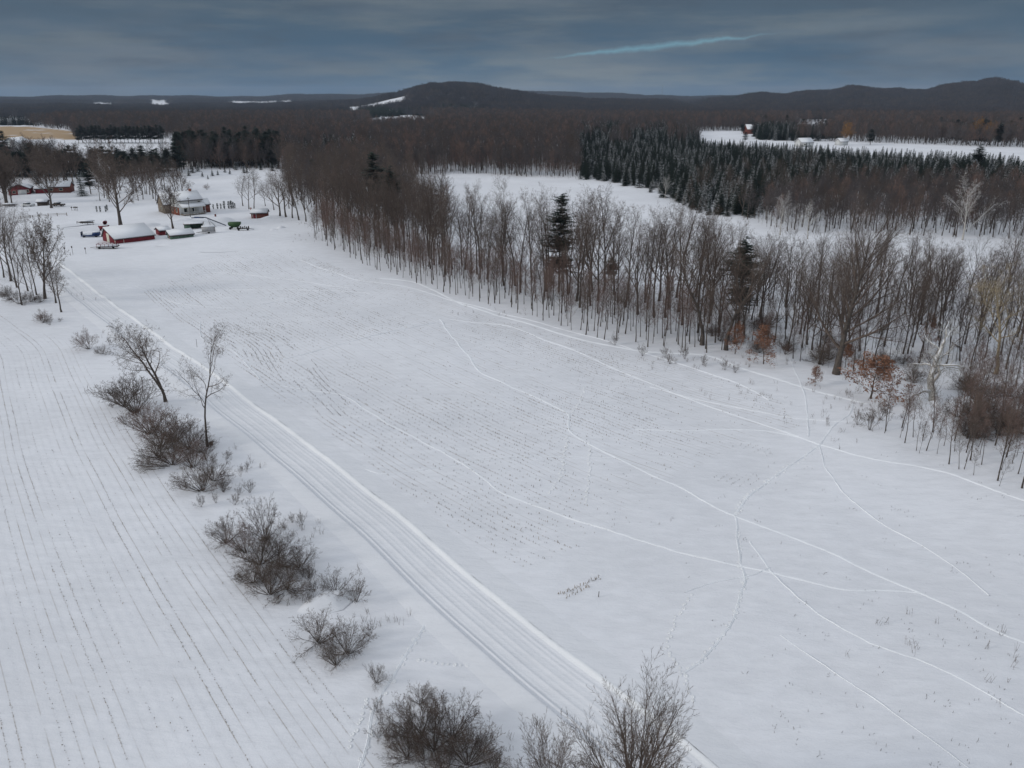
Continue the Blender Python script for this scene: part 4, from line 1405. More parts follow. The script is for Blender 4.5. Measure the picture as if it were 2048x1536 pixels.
# special trees along the wood's edge
oak = bare_parts('edge_oak', 961, 'spread', 21, .48, 1.0, 'bark_snowy', 'twig', .012)
place_copy(oak, 'bare_tree', at(1672, 748, -.1), .6, 1.0, 'broad old bare tree with snow lined low limbs at the wood edge', 'tree')
oak2 = bare_parts('edge_oak2', 967, 'gnarled', 15, .34, 1.2, 'bark_snowy', 'twig', .011)
place_copy(oak2, 'bare_tree', at(1404, 690, -.1), .2, 1.0, 'snow streaked crooked tree near the middle of the wood edge', 'tree')
place_copy(oak2, 'bare_tree', at(1452, 700, -.1), 3.2, .95, 'leaning snow streaked tree above the first rusty leaved bush', 'tree')
_t, _c = MB(), MB()
_lv = [dict(n=9, ang=(25, 80), len=(.40, .70), seg=9, wob=.16, trop=.02, st=.12, sides=8, rr=.62, tip=.35, shape=lambda t: 1.15 - 0.5 * t),
       dict(n=7, ang=(25, 60), len=(.3, .55), seg=9, wob=.28, trop=.03, st=.3, sides=5, rr=.5, tip=.3), dict(n=5, ang=(30, 60), len=(.35, .6), seg=4, wob=.2, trop=.03, st=.2, sides=3, rr=.5),
       dict(n=4, ang=(30, 60), len=(.4, .6), seg=2, wob=.2, sides=3, rr=.6), dict(seg=1)]
grow(971, 9.5, .55, _lv, _t, _c, start_dir=(-.10, -.1, 1), tw=.02)
dead = [('trunk', _t.mesh('dead_trunk', M['bark_white'])), ('crown', _c.mesh('dead_crown', M['bark_white']))]
place_copy(dead, 'dead_tree', at(1868, 803, -.1), 0, 1.0, 'white snow plastered dead tree with long crooked limbs', 'dead tree')
pale = bare_parts('pale', 977, 'gnarled', 15, .26, 1.2, 'bark_pale', 'bark_pale', .014, tl=1)
place_copy(pale, 'bare_tree', at(1992, 748, -.1), 1, 1.0, 'pale tan barked tree among the dark trunks at the right', 'tree')
whitish = bare_parts('whitish', 981, 'fan', 12, .2, .8, 'bark_white', 'bark_white', .012)
for px, py, H, lab in ((1560, 470, 9, 'snow whitened tree at the corner of the back field'), (1615, 478, 8, 'pale snowy tree in front of the brown wood by the back field'), (1925, 480, 13, 'broad snow whitened tree before the dark wood at the far right'),
                       (1330, 398, 7, 'snowy scrub tree at the foot of the plantation'), (215, 398, 12, 'pale limbed tree leaning beside the yard grove')):
    single('bare_tree', (whitish, 12), px, py, H, lab, 'tree', sx=1.2)
# rusty leaved beeches
def leafy(name, seed, H):
    lf = MB()
    t, c = grow(seed, H, .08, bare_levels('spread', .75)[:1] + [dict(n=6, ang=(25, 60), len=(.4, .6), seg=3, wob=.12, trop=.0, st=.15, sides=3, rr=.5), dict(n=4, ang=(30, 60), len=(.4, .7), seg=2, wob=.2, sides=3), dict(seg=1, wob=.2)],
                leaf=(lf, 6, .095), tw=.008)
    return [('trunk', t.mesh(name + '_t', M['bark'])), ('crown', c.mesh(name + '_c', M['twig'])), ('foliage', lf.mesh(name + '_l', M['leaf_rust']))]


LEAFY = [leafy('leafy0', 991, 5.0), leafy('leafy1', 992, 5.0)]
for i, (px, py, H, sx, lab) in enumerate([(1741, 797, 5.6, 1.5, 'wide low tree full of rusty brown leaves at the wood edge'), (1527, 728, 5.0, 1.1, 'upright young beech holding rusty leaves near the wood edge'),
                                          (1470, 708, 4.4, .8, 'rusty leaved sapling at the foot of a leaning tree'), (1630, 772, 2.4, .8, 'sparse low sapling with faded rusty leaves'),
                                          (1855, 700, 5.0, .7, 'rusty leaved tree behind the white dead tree'), (1690, 735, 3.2, .9, 'small rusty leaved tree beside the broad old tree')]):
    single('leafy_tree', (LEAFY[i % 2], 5.0), px, py, H, lab, 'leafy tree', sx=sx)

# evergreens one can tell apart
PN = (PINE, 15)
for i, (px, py, top, sx, lab) in enumerate([
        (1118, 585, 392, .8, 'tall dark pine standing out of the wooded belt'), (1476, 650, 478, 1.0, 'dark pine among the bare trunks right of the belt middle'),
        (1222, 560, 515, 1.5, 'low dark evergreen half hidden in the belt'), (752, 440, 308, 1.0, 'dark pine behind the left wood'), (785, 450, 335, 1.0, 'second dark pine beside the one behind the left wood'),
        (628, 372, 318, 1.3, 'dark round pine near the farm end of the left wood'), (600, 366, 330, 1.2, 'smaller dark pine left of the round one'),
        (1950, 358, 290, 1.2, 'big dark pine rising above the plantation at the right'), (1992, 362, 330, 1.0, 'pine right of the big dark one above the plantation'),
        (12, 312, 262, 1.2, 'round dark evergreen at the far left edge'), (45, 352, 300, 1.3, 'dark pine behind the red house'), (70, 350, 285, 1.3, 'taller dark pine behind the red house'),
        (95, 352, 295, 1.2, 'dark pine right of the tall one behind the red house'), (165, 392, 318, 1.1, 'tall snow flecked evergreen left of the yard grove'), (182, 388, 325, 1.1, 'dark evergreen against the yard grove'),
        (78, 385, 335, 1.2, 'snow laden evergreen between the two houses'), (250, 352, 308, 1.3, 'dark pine above the yard grove'), (190, 350, 300, 1.3, 'broad dark pine in the back row on the left'), (140, 350, 298, 1.3, 'dark pine in the back row above the brown roof'),
        (20, 350, 300, 1.2, 'dark pine at the left of the back row'), (1740, 290, 258, 1.5, 'dark evergreen by the distant orange willow'), (1490, 284, 264, 1.6, 'small evergreen below the distant red barn'), (1376, 285, 273, 1.6, 'little round evergreen in the distant snowfield')]):
    single('pine_tree', (SPRUCE[0] if lab.find('snow') == 0 or 'snow' in lab.split(' ')[1:2] or 'snow laden' in lab else PINE[i % 3], 10.5 if ('snow laden' in lab) else 15), px, py, height_for(px, py, top), lab, 'evergreen', sx=sx)
for i in range(23):
    px = 158 + i * 7.6
    single('pine_tree', (PINE[i % 3], 15), px, 286 + wr.uniform(-1, 1), wr.uniform(13, 16), 'dark pine in the windbreak row behind the tan field', 'evergreen', group='windbreak row of pines', sx=1.1)
for i in range(34):
    px = -10 + i * 11.3 + wr.uniform(-5, 5)
    single('pine_tree', (PINE[i % 3], 15), px, wr.uniform(343, 357), wr.uniform(9, 15), 'dark pine in the shelter row behind the yard and the left houses', 'evergreen', group='shelter row behind the yard', sx=1.25)
xs, ys = sample_poly([(348, 336), (562, 336), (556, 308), (370, 306)], 9.5, 41)
for x, y in list(zip(xs, ys))[:70]:
    place_copy(wr.choice(PINE), 'pine_tree', (x, y, th_(x, y)), wr.uniform(0, 6.28), wr.uniform(1.0, 1.35), 'tall dark pine of the stand beyond the farm pasture', 'evergreen', 'pine stand beyond the pasture')
for px, py, H, lab in ((414, 379, 2.6, 'round reddish shrub alone in the pasture'),):
    single('bush', (BUSH[2], 3.0), px, py, H, lab, 'bush')
for i, (px, py) in enumerate([(405, 353), (385, 346), (425, 352), (488, 346), (494, 345), (450, 345), (416, 358), (522, 340), (472, 340), (436, 350), (460, 348), (378, 352), (396, 343), (545, 342), (556, 338)]):
    single('spruce_tree', (SPRUCE[2 + i % 4], 10.5), px, py, (3, 5, 3.5, 4, 3.5, 3, 2.2, 4.5, 5, 2.6, 3, 4, 5, 5, 5)[i], 'small evergreen seeded at the back of the pasture', 'conifer', group='small evergreens of the pasture', sx=1.5)
CED = conifer('cedar', 480, 2.2, .38, 12, 6, 2, 'needle', 'cedar')
for i, px in enumerate((427, 435.5, 442, 449, 458, 463, 466.5, 470)):
    single('cedar', (CED, 2.2), px, 418.5 - i * .2, (1.9, 2.2, 2.0, 2.9, 2.8, 3.0, 2.5, 2.0)[i], 'narrow dark cedar in the row beside the farmhouse', 'cedar', group='row of cedars by the house')
for px, py in ((194, 424), (201, 424), (212, 424), (215, 421)):
    single('cedar', (CED, 2.2), px, py, 2.1, 'dark little cedar in front of the yard grove', 'cedar', group='cedars before the grove')
wil = bare_parts('willow', 995, 'fan', 10, .3, .8, 'bark', 'twig_orange', .05)
for px, py, H, lab in ((1690, 290, 14, 'orange twigged willow by the distant white house'), (1950, 289, 16, 'orange willow beside the strip of snow at the far right'), (1978, 290, 14, 'second orange willow at the far right')):
    single('willow_tree', (wil, 10), px, py, H, lab, 'willow', sx=1.3)
# fallen logs with snow on top
sw = simple('log_with_snow', (.13, .10, .08), .3, 4, .9, 0, .8, .35)
for i, (a, b_, za, zb, r, lab) in enumerate([((655, 432), (735, 458), 3.0, 1.2, .22, 'long snow topped log leaning through the left wood'), ((768, 470), (790, 456), .5, 1.2, .2, 'short snowy log crossing the thicket'),
                                             ((746, 462), (772, 478), 1.0, .3, .2, 'snowy log below the leaning one'), ((1905, 690), (1922, 697), .5, .15, .25, 'stub of a broken log on the snow among the trunks')]):
    p, q = at(*a, za), at(*b_, zb)
    lb = MB()
    lb.ring_tube([p, p.lerp(q, .5), q], [r, r * .85, r * .6], 7)
    tag(lb.build('fallen_log', sw), lab, 'log')
# ------------------------------------------------------------------ farm
def snow_slab(b, pts, th, mi=0):
    """snow lying on a roof plane: four corners, thickness"""
    n = len(pts)
    k = len(b.v)
    up = Vector((0, 0, th))
    for p in pts:
        b.v.append(Vector(p))
    c = sum((Vector(p) for p in pts), Vector()) / n
    for p in pts:
        b.v.append(Vector(p).lerp(c, .03) + up)
    b.f.append(tuple(k + i for i in range(n))[::-1])
    b.f.append(tuple(k + n + i for i in range(n)))
    b.m += [mi, mi]
    for i in range(n):
        j = (i + 1) % n
        b.f.append((k + i, k + j, k + n + j, k + n + i))
        b.m.append(mi)


def gable(root, L, W, e, r, wall, roof='roofdark', off=.5, over=.35, snow=.22, x0=0., y0=0., z0=0., ridge='x', base=-.6):
    """walls, roof, snow. ridge along x; front at y0"""
    b = MB()
    yr = W * off
    # end walls and long walls as a closed shell
    prof = [(0, base), (W, base), (W, e), (yr, r), (0, e)]
    if ridge == 'x':
        b.prism([(y0 + p[0], z0 + p[1]) for p in prof], x0, x0 + L, axis='x')
    else:
        b.prism([(x0 + p[0], z0 + p[1]) for p in prof], y0, y0 + L, axis='y')
    wobj = b.build('wall', M[wall], root)
    rf = MB()
    sl = MB()
    t = .20
    s1 = (r - e) / max(yr, .01)
    s2 = (r - e) / max(W - yr, .01)
    for (a0, h0, a1, h1) in ((-over, e - s1 * over, yr, r), (W + over, e - s2 * over, yr, r)):
        h0 += .03
        h1 += .03
        if ridge == 'x':
            P = lambda u, a, h: (x0 + u, y0 + a, z0 + h)
        else:
            P = lambda u, a, h: (x0 + a, y0 + u, z0 + h)
        for B_, zz, tt, inset in ((rf, 0, t, 0), (sl, t + .003, snow, .04)):
            q = [P(-over + inset, a0 + (inset if a0 < a1 else -inset), h0 + zz), P(L + over - inset, a0 + (inset if a0 < a1 else -inset), h0 + zz), P(L + over - inset, a1, h1 + zz), P(-over + inset, a1, h1 + zz)]
            if a0 > a1:
                q = q[::-1]
            if ridge != 'x':
                q = q[::-1]
            k = len(B_.v)
            for p in q:
                B_.v.append(Vector(p))
            for p in q:
                B_.v.append(Vector(p) + Vector((0, 0, tt)))
            B_.f += [(k + 3, k + 2, k + 1, k), (k + 4, k + 5, k + 6, k + 7)] + [(k + i, k + (i + 1) % 4, k + 4 + (i + 1) % 4, k + 4 + i) for i in range(4)]
            B_.m += [0] * 6
    ro = rf.build('roof', M[roof], root)
    if snow:
        sl.build('roof_snow', M['snow_roof'], ro)
    return wobj, ro


def panel(root, name, c, size, mat, parent=None):
    b = MB()
    b.box(c, size)
    return b.build(name, M[mat], parent or root)


def window(root, c, w_, h_, face='y', frame='cream'):
    """frame set proud of the wall with a pane let into it"""
    f = MB()
    d = .06
    cx, cy, cz = c
    for dx, dz, ww, hh in ((-w_ / 2, 0, .12, h_ + .12), (w_ / 2, 0, .12, h_ + .12), (0, h_ / 2, w_ - .12, .12), (0, -h_ / 2, w_ - .12, .12)):
        f.box((cx + dx, cy, cz + dz) if face == 'y' else (cx, cy + dx, cz + dz), (ww, d, hh) if face == 'y' else (d, ww, hh))
    fo = f.build('window', M[frame], root)
    g = MB()
    g.box(c, (w_ - .12, .02, h_ - .12) if face == 'y' else (.02, w_ - .12, h_ - .12))
    g.build('pane', M['glass'], fo)


def door(root, c, w_, h_, face='y', frame='cream', mat='redbrown'):
    f = MB()
    cx, cy, cz = c
    for dx, dz, ww, hh in ((-w_ / 2, 0, .14, h_ + .1), (w_ / 2, 0, .14, h_ + .1), (0, h_ / 2, w_ - .14, .14)):
        f.box((cx + dx, cy, cz + dz) if face == 'y' else (cx, cy + dx, cz + dz), (ww, .07, hh) if face == 'y' else (.07, ww, hh))
    fo = f.build('door', M[frame], root)
    g = MB()
    g.box(c, (w_ - .14, .03, h_ - .1) if face == 'y' else (.03, w_ - .14, h_ - .1))
    g.build('door_leaf', M[mat], fo)


def fr(name, px, py, ang, label, cat, group=None):
    return thing(name, at(px, py), math.radians(ang), label, cat, group)


# red barn with the long low roof
r = fr('barn', 231, 487.7, 46, 'red barn with a long low snow covered roof and white door', 'barn')
gable(r, 11.4, 9.4, 1.15, 3.6, 'red', off=.74, over=.3, snow=.28)
panel(r, 'barn_door', (-.035, 5.0, 1.05), (.06, 1.9, 2.7), 'cream')
panel(r, 'corner_board', (-.03, -.03, .45), (.14, .14, 1.3), 'cream')
panel(r, 'trim_board', (2.4, -.035, .5), (.14, .06, 1.15), 'cream')
# red and green shed
r = fr('shed', 321, 471, 40, 'low shed with red end, open front and green side wall under snow', 'shed')
gable(r, 3.0, 4.2, 1.3, 1.9, 'red', off=.6, snow=.25)
r2 = fr('shed', 342, 479, 36, 'long low green walled shed with a thick cap of snow', 'shed')
gable(r2, 6.6, 4.0, 1.0, 1.9, 'green', off=.75, snow=.3)
panel(r2, 'fascia', (3.2, -.32, 1.0), (7.2, .05, .30), 'darkwood')
door(r2, (-.04, 1.6, .5), 1.2, 1.5, 'x', 'cream', 'red')

# farmhouse
r = fr('farmhouse', 360, 431, 44, 'two storey farmhouse, grey gable over brick, with a white porch', 'house')
gable(r, 8.6, 7.8, 5.0, 7.4, 'white', snow=.22)
b = MB()
b.box((-.05, 3.9, 1.2), (.10, 7.7, 2.9))
b.build('brick_facing', M['brick'], r)
window(r, (-.13, 2.0, 1.7), 1.0, 1.5, 'x')
window(r, (-.13, 5.6, 1.7), 1.0, 1.5, 'x')
window(r, (-.04, 3.9, 4.6), 1.0, 1.6, 'x')
window(r, (2.2, -.04, 1.6), 1.1, 1.4)
window(r, (5.2, -.04, 1.6), 1.1, 1.4)
window(r, (7.4, -.04, 4.0), .9, 1.0)
b = MB()
b.box((6.3, 3.9, 7.7), (.8, .6, 1.6))
b.build('chimney', M['brick'], r)
pr = MB()
pr.prism([(-2.9, 2.75), (-2.9, 2.9), (-.03, 3.9), (-.03, 3.72)], .2, 8.4, axis='x')
po = pr.build('porch_roof', M['cream'], r)
ps = MB()
ps.prism([(-2.95, 2.905), (-2.95, 3.1), (-.06, 4.12), (-.06, 3.91)], .15, 8.45, axis='x')
ps.build('roof_snow', M['snow_roof'], po)
dk = MB()
dk.box((4.3, -1.5, .35), (8.2, 2.9, .16))
deck = dk.build('porch_deck', M['wood'], r)
for i in range(5):
    panel(r, 'porch_post', (.4 + i * 1.95, -2.8, 1.6), (.13, .13, 2.3), 'white')
rl = MB()
rl.box((4.3, -2.88, 1.25), (8.1, .07, .08))
rl.box((4.3, -2.88, .6), (8.1, .07, .06))
for i in range(28):
    rl.box((.3 + i * .3, -2.88, .92), (.04, .04, .60))
rl.build('porch_railing', M['white'], r)
r3 = fr('house_wing', 347, 430, 40, 'brown side wing of the farmhouse under a steep snowy roof', 'house')
r3.location = r.location + Matrix.Rotation(math.radians(44), 3, 'Z') @ Vector((-2.0, 8.2, 0))
gable(r3, 6.4, 7.0, 3.2, 6.6, 'wood', snow=.22)
window(r3, (-.04, 3.0, 1.6), 1.0, 1.1, 'x')
r4 = fr('lean_to', 370, 431, 40, 'reddish lean-to with a little snowy roof behind the porch', 'shed')
r4.location = r.location + Matrix.Rotation(math.radians(42), 3, 'Z') @ Vector((8.95, 1.2, 0))
gable(r4, 2.6, 4.6, 2.9, 4.4, 'redbrown', snow=.18)
# utility pole
b = MB()
b.ring_tube([Vector((0, 0, -.3)), Vector((0, 0, 6.8))], [.12, .09], 8)
b.box((0, 0, 6.3), (1.2, .1, .1))
tag(b.build('utility_pole', M['darkwood'], loc=at(381, 434)), 'dark pole standing before the farmhouse porch', 'pole')

# small red shed at the right end of the yard
r = fr('shed', 503, 437, 8, 'small red brown shed with white door frame and snowy roof', 'shed')
gable(r, 5.2, 4.6, 1.7, 2.5, 'redbrown', off=.6, snow=.3)
door(r, (1.1, -.045, .75), 1.1, 1.7, 'y', 'white', 'red')
panel(r, 'chimney', (-.3, 2.6, 2.6), (.4, .4, 1.6), 'brick')

# red house and brown roofed house at the left
r = fr('red_house', 19, 391, 22, 'red house with white garage door at the far left', 'house')
gable(r, 9.5, 8.0, 2.6, 4.4, 'red', snow=.25, off=.5, ridge='y')
gable(r, 4.5, 6.0, 2.2, 3.6, 'red', snow=.2, x0=9.8, y0=1.2)
panel(r, 'garage_door', (5.0, -.05, 1.1), (3.3, .06, 2.2), 'white')
window(r, (2.0, -.05, 1.3), 1.2, 1.0)
window(r, (7.2, -.05, 1.6), .8, 1.2)
r = fr('house', 88, 386, 14, 'low brown house with a broad snowy roof behind the spreading tree', 'house')
gable(r, 10.5, 7.5, 2.4, 4.2, 'redbrown', snow=.25)
window(r, (3.0, -.05, 1.4), 1.4, 1.0)
window(r, (7.0, -.05, 1.4), 1.4, 1.0)
r = fr('garage', 75, 412, 10, 'small dark outbuilding under snow beside the spreading tree', 'shed')
gable(r, 3.4, 3.0, 1.4, 2.0, 'darkwood', snow=.3)
r = fr('green_roof_house', 4, 301, 5, 'distant pale house with a snowy gable at the far left', 'house')
gable(r, 20, 14, 5, 9, 'white', snow=.3, ridge='y')


# distant buildings at the right
r = fr('far_barn', 1494, 268, 12, 'distant red barn with white roof above the snowfield', 'barn')
gable(r, 15, 10, 5, 9.5, 'redbrown', snow=.4)
r = fr('far_house', 1602, 294, 18, 'distant white roofed house at the edge of the plantation', 'house')
gable(r, 12, 9, 3.4, 6.4, 'white', snow=.4)
window(r, (3.5, -.05, 1.8), 1.4, 1.2)
r = fr('far_house', 1680, 291, 18, 'distant small house under the orange willow', 'house')
gable(r, 8, 7, 3.0, 5.4, 'white', snow=.4)
r = fr('far_shed', 1288, 272, 5, 'distant blue grey roofed building amid the woods', 'shed')
gable(r, 22, 10, 5, 8, 'navy', snow=.1, roof='navy')
r = fr('far_house', 1990, 283, 0, 'distant white roofed building at the right edge', 'house')
gable(r, 16, 8, 3.4, 6, 'white', snow=.4)
for px, py, s, lab in ((102, 236, 26, 'tiny white roofed farm shed on the far left plain'), (305, 214, 26, 'long white roofed building on the left horizon'), (1520, 262, 12, 'white shed beside the distant red barn')):
    r = fr('far_shed', px, py, 6, lab, 'shed')
    gable(r, s, s * .5, s * .2, s * .35, 'white', snow=.5)

# blue flat trailer, red wagon, red tank, small implements
def wheel(root, c, R=.38, w_=.2, face='y'):
    t = MB()
    c = Vector(c)
    d = Vector((0, w_ / 2, 0)) if face == 'y' else Vector((w_ / 2, 0, 0))
    t.ring_tube([c - d, c - d * .6, c + d * .6, c + d], [R * .9, R, R, R * .9], 14)
    o = t.build('wheel', M['rubber'], root)
    h = MB()
    h.ring_tube([c - d * 1.06, c + d * 1.06], [R * .5, R * .5], 10)
    h.build('rim', M['metal'], o)


r = fr('flatbed_trailer', 162, 475, 12, 'dark blue flatbed trailer with an upright end, half buried in snow', 'trailer')
b = MB(); b.box((2.6, 1.0, .55), (5.2, 2.0, .16)); b.box((2.6, -.02, .42), (5.2, .08, .28)); b.build('bed', M['blue'], r)
b = MB(); b.box((4.2, 1.0, 1.0), (1.9, 1.9, .72), taper=.92); b.build('cargo_box', M['blue'], r)
b = MB(); b.box((.1, 1.0, 1.1), (.12, 2.0, 1.0)); b.build('end_board', M['navy'], r)
b = MB(); b.box((1.8, 1.0, .76), (2.8, 1.8, .26), taper=.85); b.box((4.2, 1.0, 1.48), (1.8, 1.8, .22), taper=.85); b.build('snow_load', M['snow_roof'], r)
for xx in (.9, 4.3):
    wheel(r, (xx, -.12, .3))

r = fr('hay_wagon', 190, 498, 10, 'low wagon with a red rail frame filled with snow before the barn', 'wagon')
b = MB(); b.box((3.1, 1.1, .45), (5.6, 2.2, .14)); b.build('bed', M['darkwood'], r)
b = MB()
for y in (0.03, 2.17):
    b.box((3.1, y, 1.25), (5.4, .08, .10))
    for i in range(6):
        b.box((.5 + i * 1.04, y, .86), (.08, .08, .70))
for x in (.45, 5.75):
    b.box((x, 1.1, 1.25), (.08, 2.2, .08))
b.build('rail_frame', M['red'], r)
b = MB(); b.box((3.1, 1.1, .72), (5.2, 2.0, .36), taper=.9); b.build('snow_load', M['snow_roof'], r)
b = MB(); b.bar((.3, 1.1, .4), (-1.5, 1.0, .25), .08); b.build('drawbar', M['darkwood'], r)
for xx in (1.2, 4.8):
    wheel(r, (xx, -.1, .25), .33)

r = fr('grain_wagon', 198, 463, 12, 'small red slant sided wagon behind the barn', 'wagon')
b = MB(); b.box((1.4, .9, 1.1), (2.2, 1.4, 1.2), rz=math.pi, taper=1.35); b.build('hopper', M['red'], r)
b = MB(); b.box((1.4, .9, 1.78), (2.6, 1.6, .2), taper=.85); b.build('snow_load', M['snow_roof'], r)
for xx in (.5, 2.3):
    wheel(r, (xx, .0, .3), .32)
r = fr('fuel_tank', 209, 461, 20, 'round red fuel tank on a tall white legged stand', 'tank')
b = MB(); b.ring_tube([Vector((.5, -.7, 2.5)), Vector((.5, -.55, 2.5)), Vector((.5, .9, 2.5)), Vector((.5, 1.05, 2.5))], [.45, .6, .6, .45], 16); b.build('tank_body', M['red'], r, smooth=True)
b = MB(); b.box((.5, .15, 3.12), (.7, 1.4, .18), taper=.6); b.build('snow_cap', M['snow_roof'], r)
for sx_ in (0, 1):
    for sy_ in (-.5, .8):
        b = MB(); b.bar((sx_ * 1.3 - .15, sy_, -.3), (sx_ * .7 + .15, sy_, 2.05), .09); b.build('leg', M['white'], r)
b = MB(); b.bar((0, -.5, .9), (1, -.5, .9), .06); b.bar((0, .8, .9), (1, .8, .9), .06); b.build('brace', M['white'], r)

# grey box trailer and the clutter around
r = fr('box_trailer', 404, 468, 22, 'grey box trailer with a snowy top and dark rear edge', 'trailer')
b = MB(); b.box((2.0, .9, 1.25), (3.8, 1.8, 1.6)); b.build('body', M['greypaint'], r)
b = MB(); b.box((2.0, .9, 2.17), (3.9, 1.9, .22), taper=.9); b.build('snow_cap', M['snow_roof'], r)
b = MB(); b.box((3.93, .9, 1.25), (.1, 1.9, 1.66)); b.build('rear_door', M['wood'], r)
b = MB(); b.box((2.0, -.2, .62), (1.1, .3, .14)); b.build('fender', M['white'], r)
wheel(r, (2.0, -.12, .35), .34)
b = MB(); b.bar((.1, .3, .5), (-1.6, .9, .4), .08); b.bar((.1, 1.5, .5), (-1.6, .9, .4), .08); b.build('drawbar', M['darkwood'], r)
r = fr('open_shed', 369, 460, 20, 'open fronted dark green shelter under a rounded cap of snow', 'shelter')
b = MB()
b.box((.05, 1.3, .8), (.1, 2.6, 1.7)); b.box((5.6, 1.3, .8), (.1, 2.6, 1.7)); b.box((2.8, 2.65, .8), (5.6, .1, 1.7)); b.box((1.0, .05, .8), (1.8, .08, 1.6)); b.build('wall', M['green'], r)
b = MB(); b.box((2.8, 1.3, 1.72), (6.1, 3.1, .12)); ro = b.build('roof', M['darkwood'], r)
b = MB(); b.box((2.8, 1.3, 1.97), (6.0, 3.0, .36), taper=.8); b.build('roof_snow', M['snow_roof'], ro)
b = MB(); b.bar((5.9, -.3, -.2), (5.95, -.3, 2.5), .09); b.build('post', M['wood'], r)
# augers
r = fr('grain_auger', 383, 440, 0, 'long dark grain auger lying slanted across the yard', 'auger')
o = r.location
hi, mid, lo = at(384, 441, .9), at(412, 445, 1.7), at(452, 453, .35)
b = MB(); b.ring_tube([hi - o, mid - o, lo - o], [.17, .17, .15], 8); b.build('tube', M['navy'], r)
b = MB(); b.box(hi.lerp(mid, .55) - o + Vector((0, 0, .05)), (3.2, .5, .4), rz=-.1); b.build('motor_housing', M['blue'], r)
b = MB(); b.bar(mid - o + Vector((.6, 0, -.1)), at(432, 454, .1) - o, .08); b.bar(mid - o + Vector((.6, 0, -.1)), at(421, 451, .0) - o, .08); b.build('undercarriage', M['navy'], r)
b = MB(); b.box(hi.lerp(mid, .3) - o + Vector((0, 0, .3)), (3.4, .35, .16), rz=-.1, taper=.8); b.build('snow_cap', M['snow_roof'], r)
# green wagon
r = fr('gravity_wagon', 457, 459, 6, 'bright green gravity wagon without snow on its side', 'wagon')
b = MB(); b.prism([(.3, 1.0), (3.3, 1.0), (3.7, 1.55), (3.7, 2.15), (0, 2.15), (0, 1.55)], 0, 1.9, axis='y'); b.build('hopper', M['green_paint'], r)
b = MB(); b.prism([(1.0, .55), (2.6, .55), (3.1, .98), (.5, .98)], .3, 1.6, axis='y'); b.build('chute', M['green_paint'], r)
for xx in (.6, 3.0):
    wheel(r, (xx, -.1, .36), .4)
    wheel(r, (xx, 2.0, .36), .4)
r = fr('farm_implement', 474, 462, 4, 'snow clogged farm implement behind the green wagon', 'implement')
b = MB(); b.box((1.8, .8, .55), (3.6, .12, .12)); b.box((1.8, 1.9, .55), (3.6, .12, .12)); b.bar((3.6, 1.2, .5), (5.0, 1.2, .3), .1)
for i in range(6):
    b.box((.3 + i * .6, 1.35, .8 + .12 * (i % 2)), (.1, 1.2, .7))
b.build('frame', M['darkwood'], r)
b = MB()
for i in range(5):
    b.box((.6 + i * .6, 1.2, 1.0), (.4, 1.0, .24), taper=.7, rz=.3 * (i % 3))
b.build('snow_load', M['snow_roof'], r)
for xx in (.4, 3.2):
    wheel(r, (xx, .55, .3), .34)
# split rail fence at the left
r = fr('rail_fence', 28, 441, 0, 'split rail fence running along the yard at the left', 'fence')
o = r.location
fx = [(20, 442), (42, 438.5), (61, 436), (80, 434.5), (97, 433), (115, 432), (134, 431.5)]
b = MB()
for i in range(6):
    p, q = at(*fx[i]), at(*fx[i + 1])
    for z in (.45, .85):
        b.bar(p - o + Vector((0, 0, z)), q - o + Vector((0, 0, z)), .09)
b.build('rails', M['wood'], r)
for p in fx:
    b = MB(); q = at(*p) - o; b.box(q + Vector((0, 0, .45)), (.16, .16, 1.3)); b.build('post', M['wood'], r)
# mail boxes / bird boxes on stakes
for i, (px, py, h) in enumerate(((131, 510, 1.6), (146, 509, 1.8), (172, 508, 1.3), (141, 511, .9))):
    r = fr('stake', px, py, 20 * i, ('left stake with a dark box in front of the barn', 'middle stake with two dark boxes in front of the barn', 'right short stake with a dark box in front of the barn', 'bare low stake between the box stakes')[i], 'stake')
    b = MB(); b.ring_tube([Vector((0, 0, -.2)), Vector((.03, 0, h))], [.05, .04], 6); b.build('pole', M['darkwood'], r)
    if i < 3:
        b = MB(); b.box((0, 0, h + .15), (.26, .2, .42)); b.box((0, 0, h + .39), (.32, .26, .06)); b.build('box', M['darkwood'], r)
for i, (px, py) in enumerate(((144, 421), (149, 421), (152, 421), (155, 421))):
    r = fr('mailbox', px, py, 10, 'one of four dark mailboxes on posts in the far yard', 'mailbox', 'row of mailboxes')
    b = MB(); b.box((0, 0, .45), (.1, .1, 1.1)); b.build('post', M['darkwood'], r)
    b = MB(); b.prism([(-.2, 1.0), (.2, 1.0), (.2, 1.25), (.1, 1.38), (-.1, 1.38), (-.2, 1.25)], -.3, .3, axis='y'); b.build('box', M['darkwood'], r)
for px, py, h, lab in ((394, 694, 1.4, 'lone thin marker stake beside the lane'), (1197, 1194, .55, 'single broken corn stalk right of the stubble patch')):
    b = MB(); b.ring_tube([Vector((0, 0, -.1)), Vector((.03, .01, h))], [.035, .03], 5)
    tag(b.build('stake', M['darkwood'], loc=at(px, py)), lab, 'stake')
for i in range(26):
    px = wr.uniform(1480, 2060)
    py = 262 + (px - 1480) * .038 + wr.uniform(-12, 12)
    single('pine_tree', (PINE[i % 3], 15), px, py, wr.uniform(10, 20), 'dark evergreen among the distant houses at the right', 'evergreen', group='evergreens round the distant houses', sx=1.3)
for px, py, s, lab in ((1560, 270, 11, 'small distant white house left of the pale farm shed'), (1760, 268, 12, 'distant low house among evergreens at the right'), (1850, 262, 14, 'distant white farm roof below the ridge'), (700, 262, 14, 'far off farm roof in the clearing below the central hill')):
    r = fr('far_house', px, py, 12, lab, 'house')
    gable(r, s, s * .7, 3.4, 6, 'cream', snow=.4)
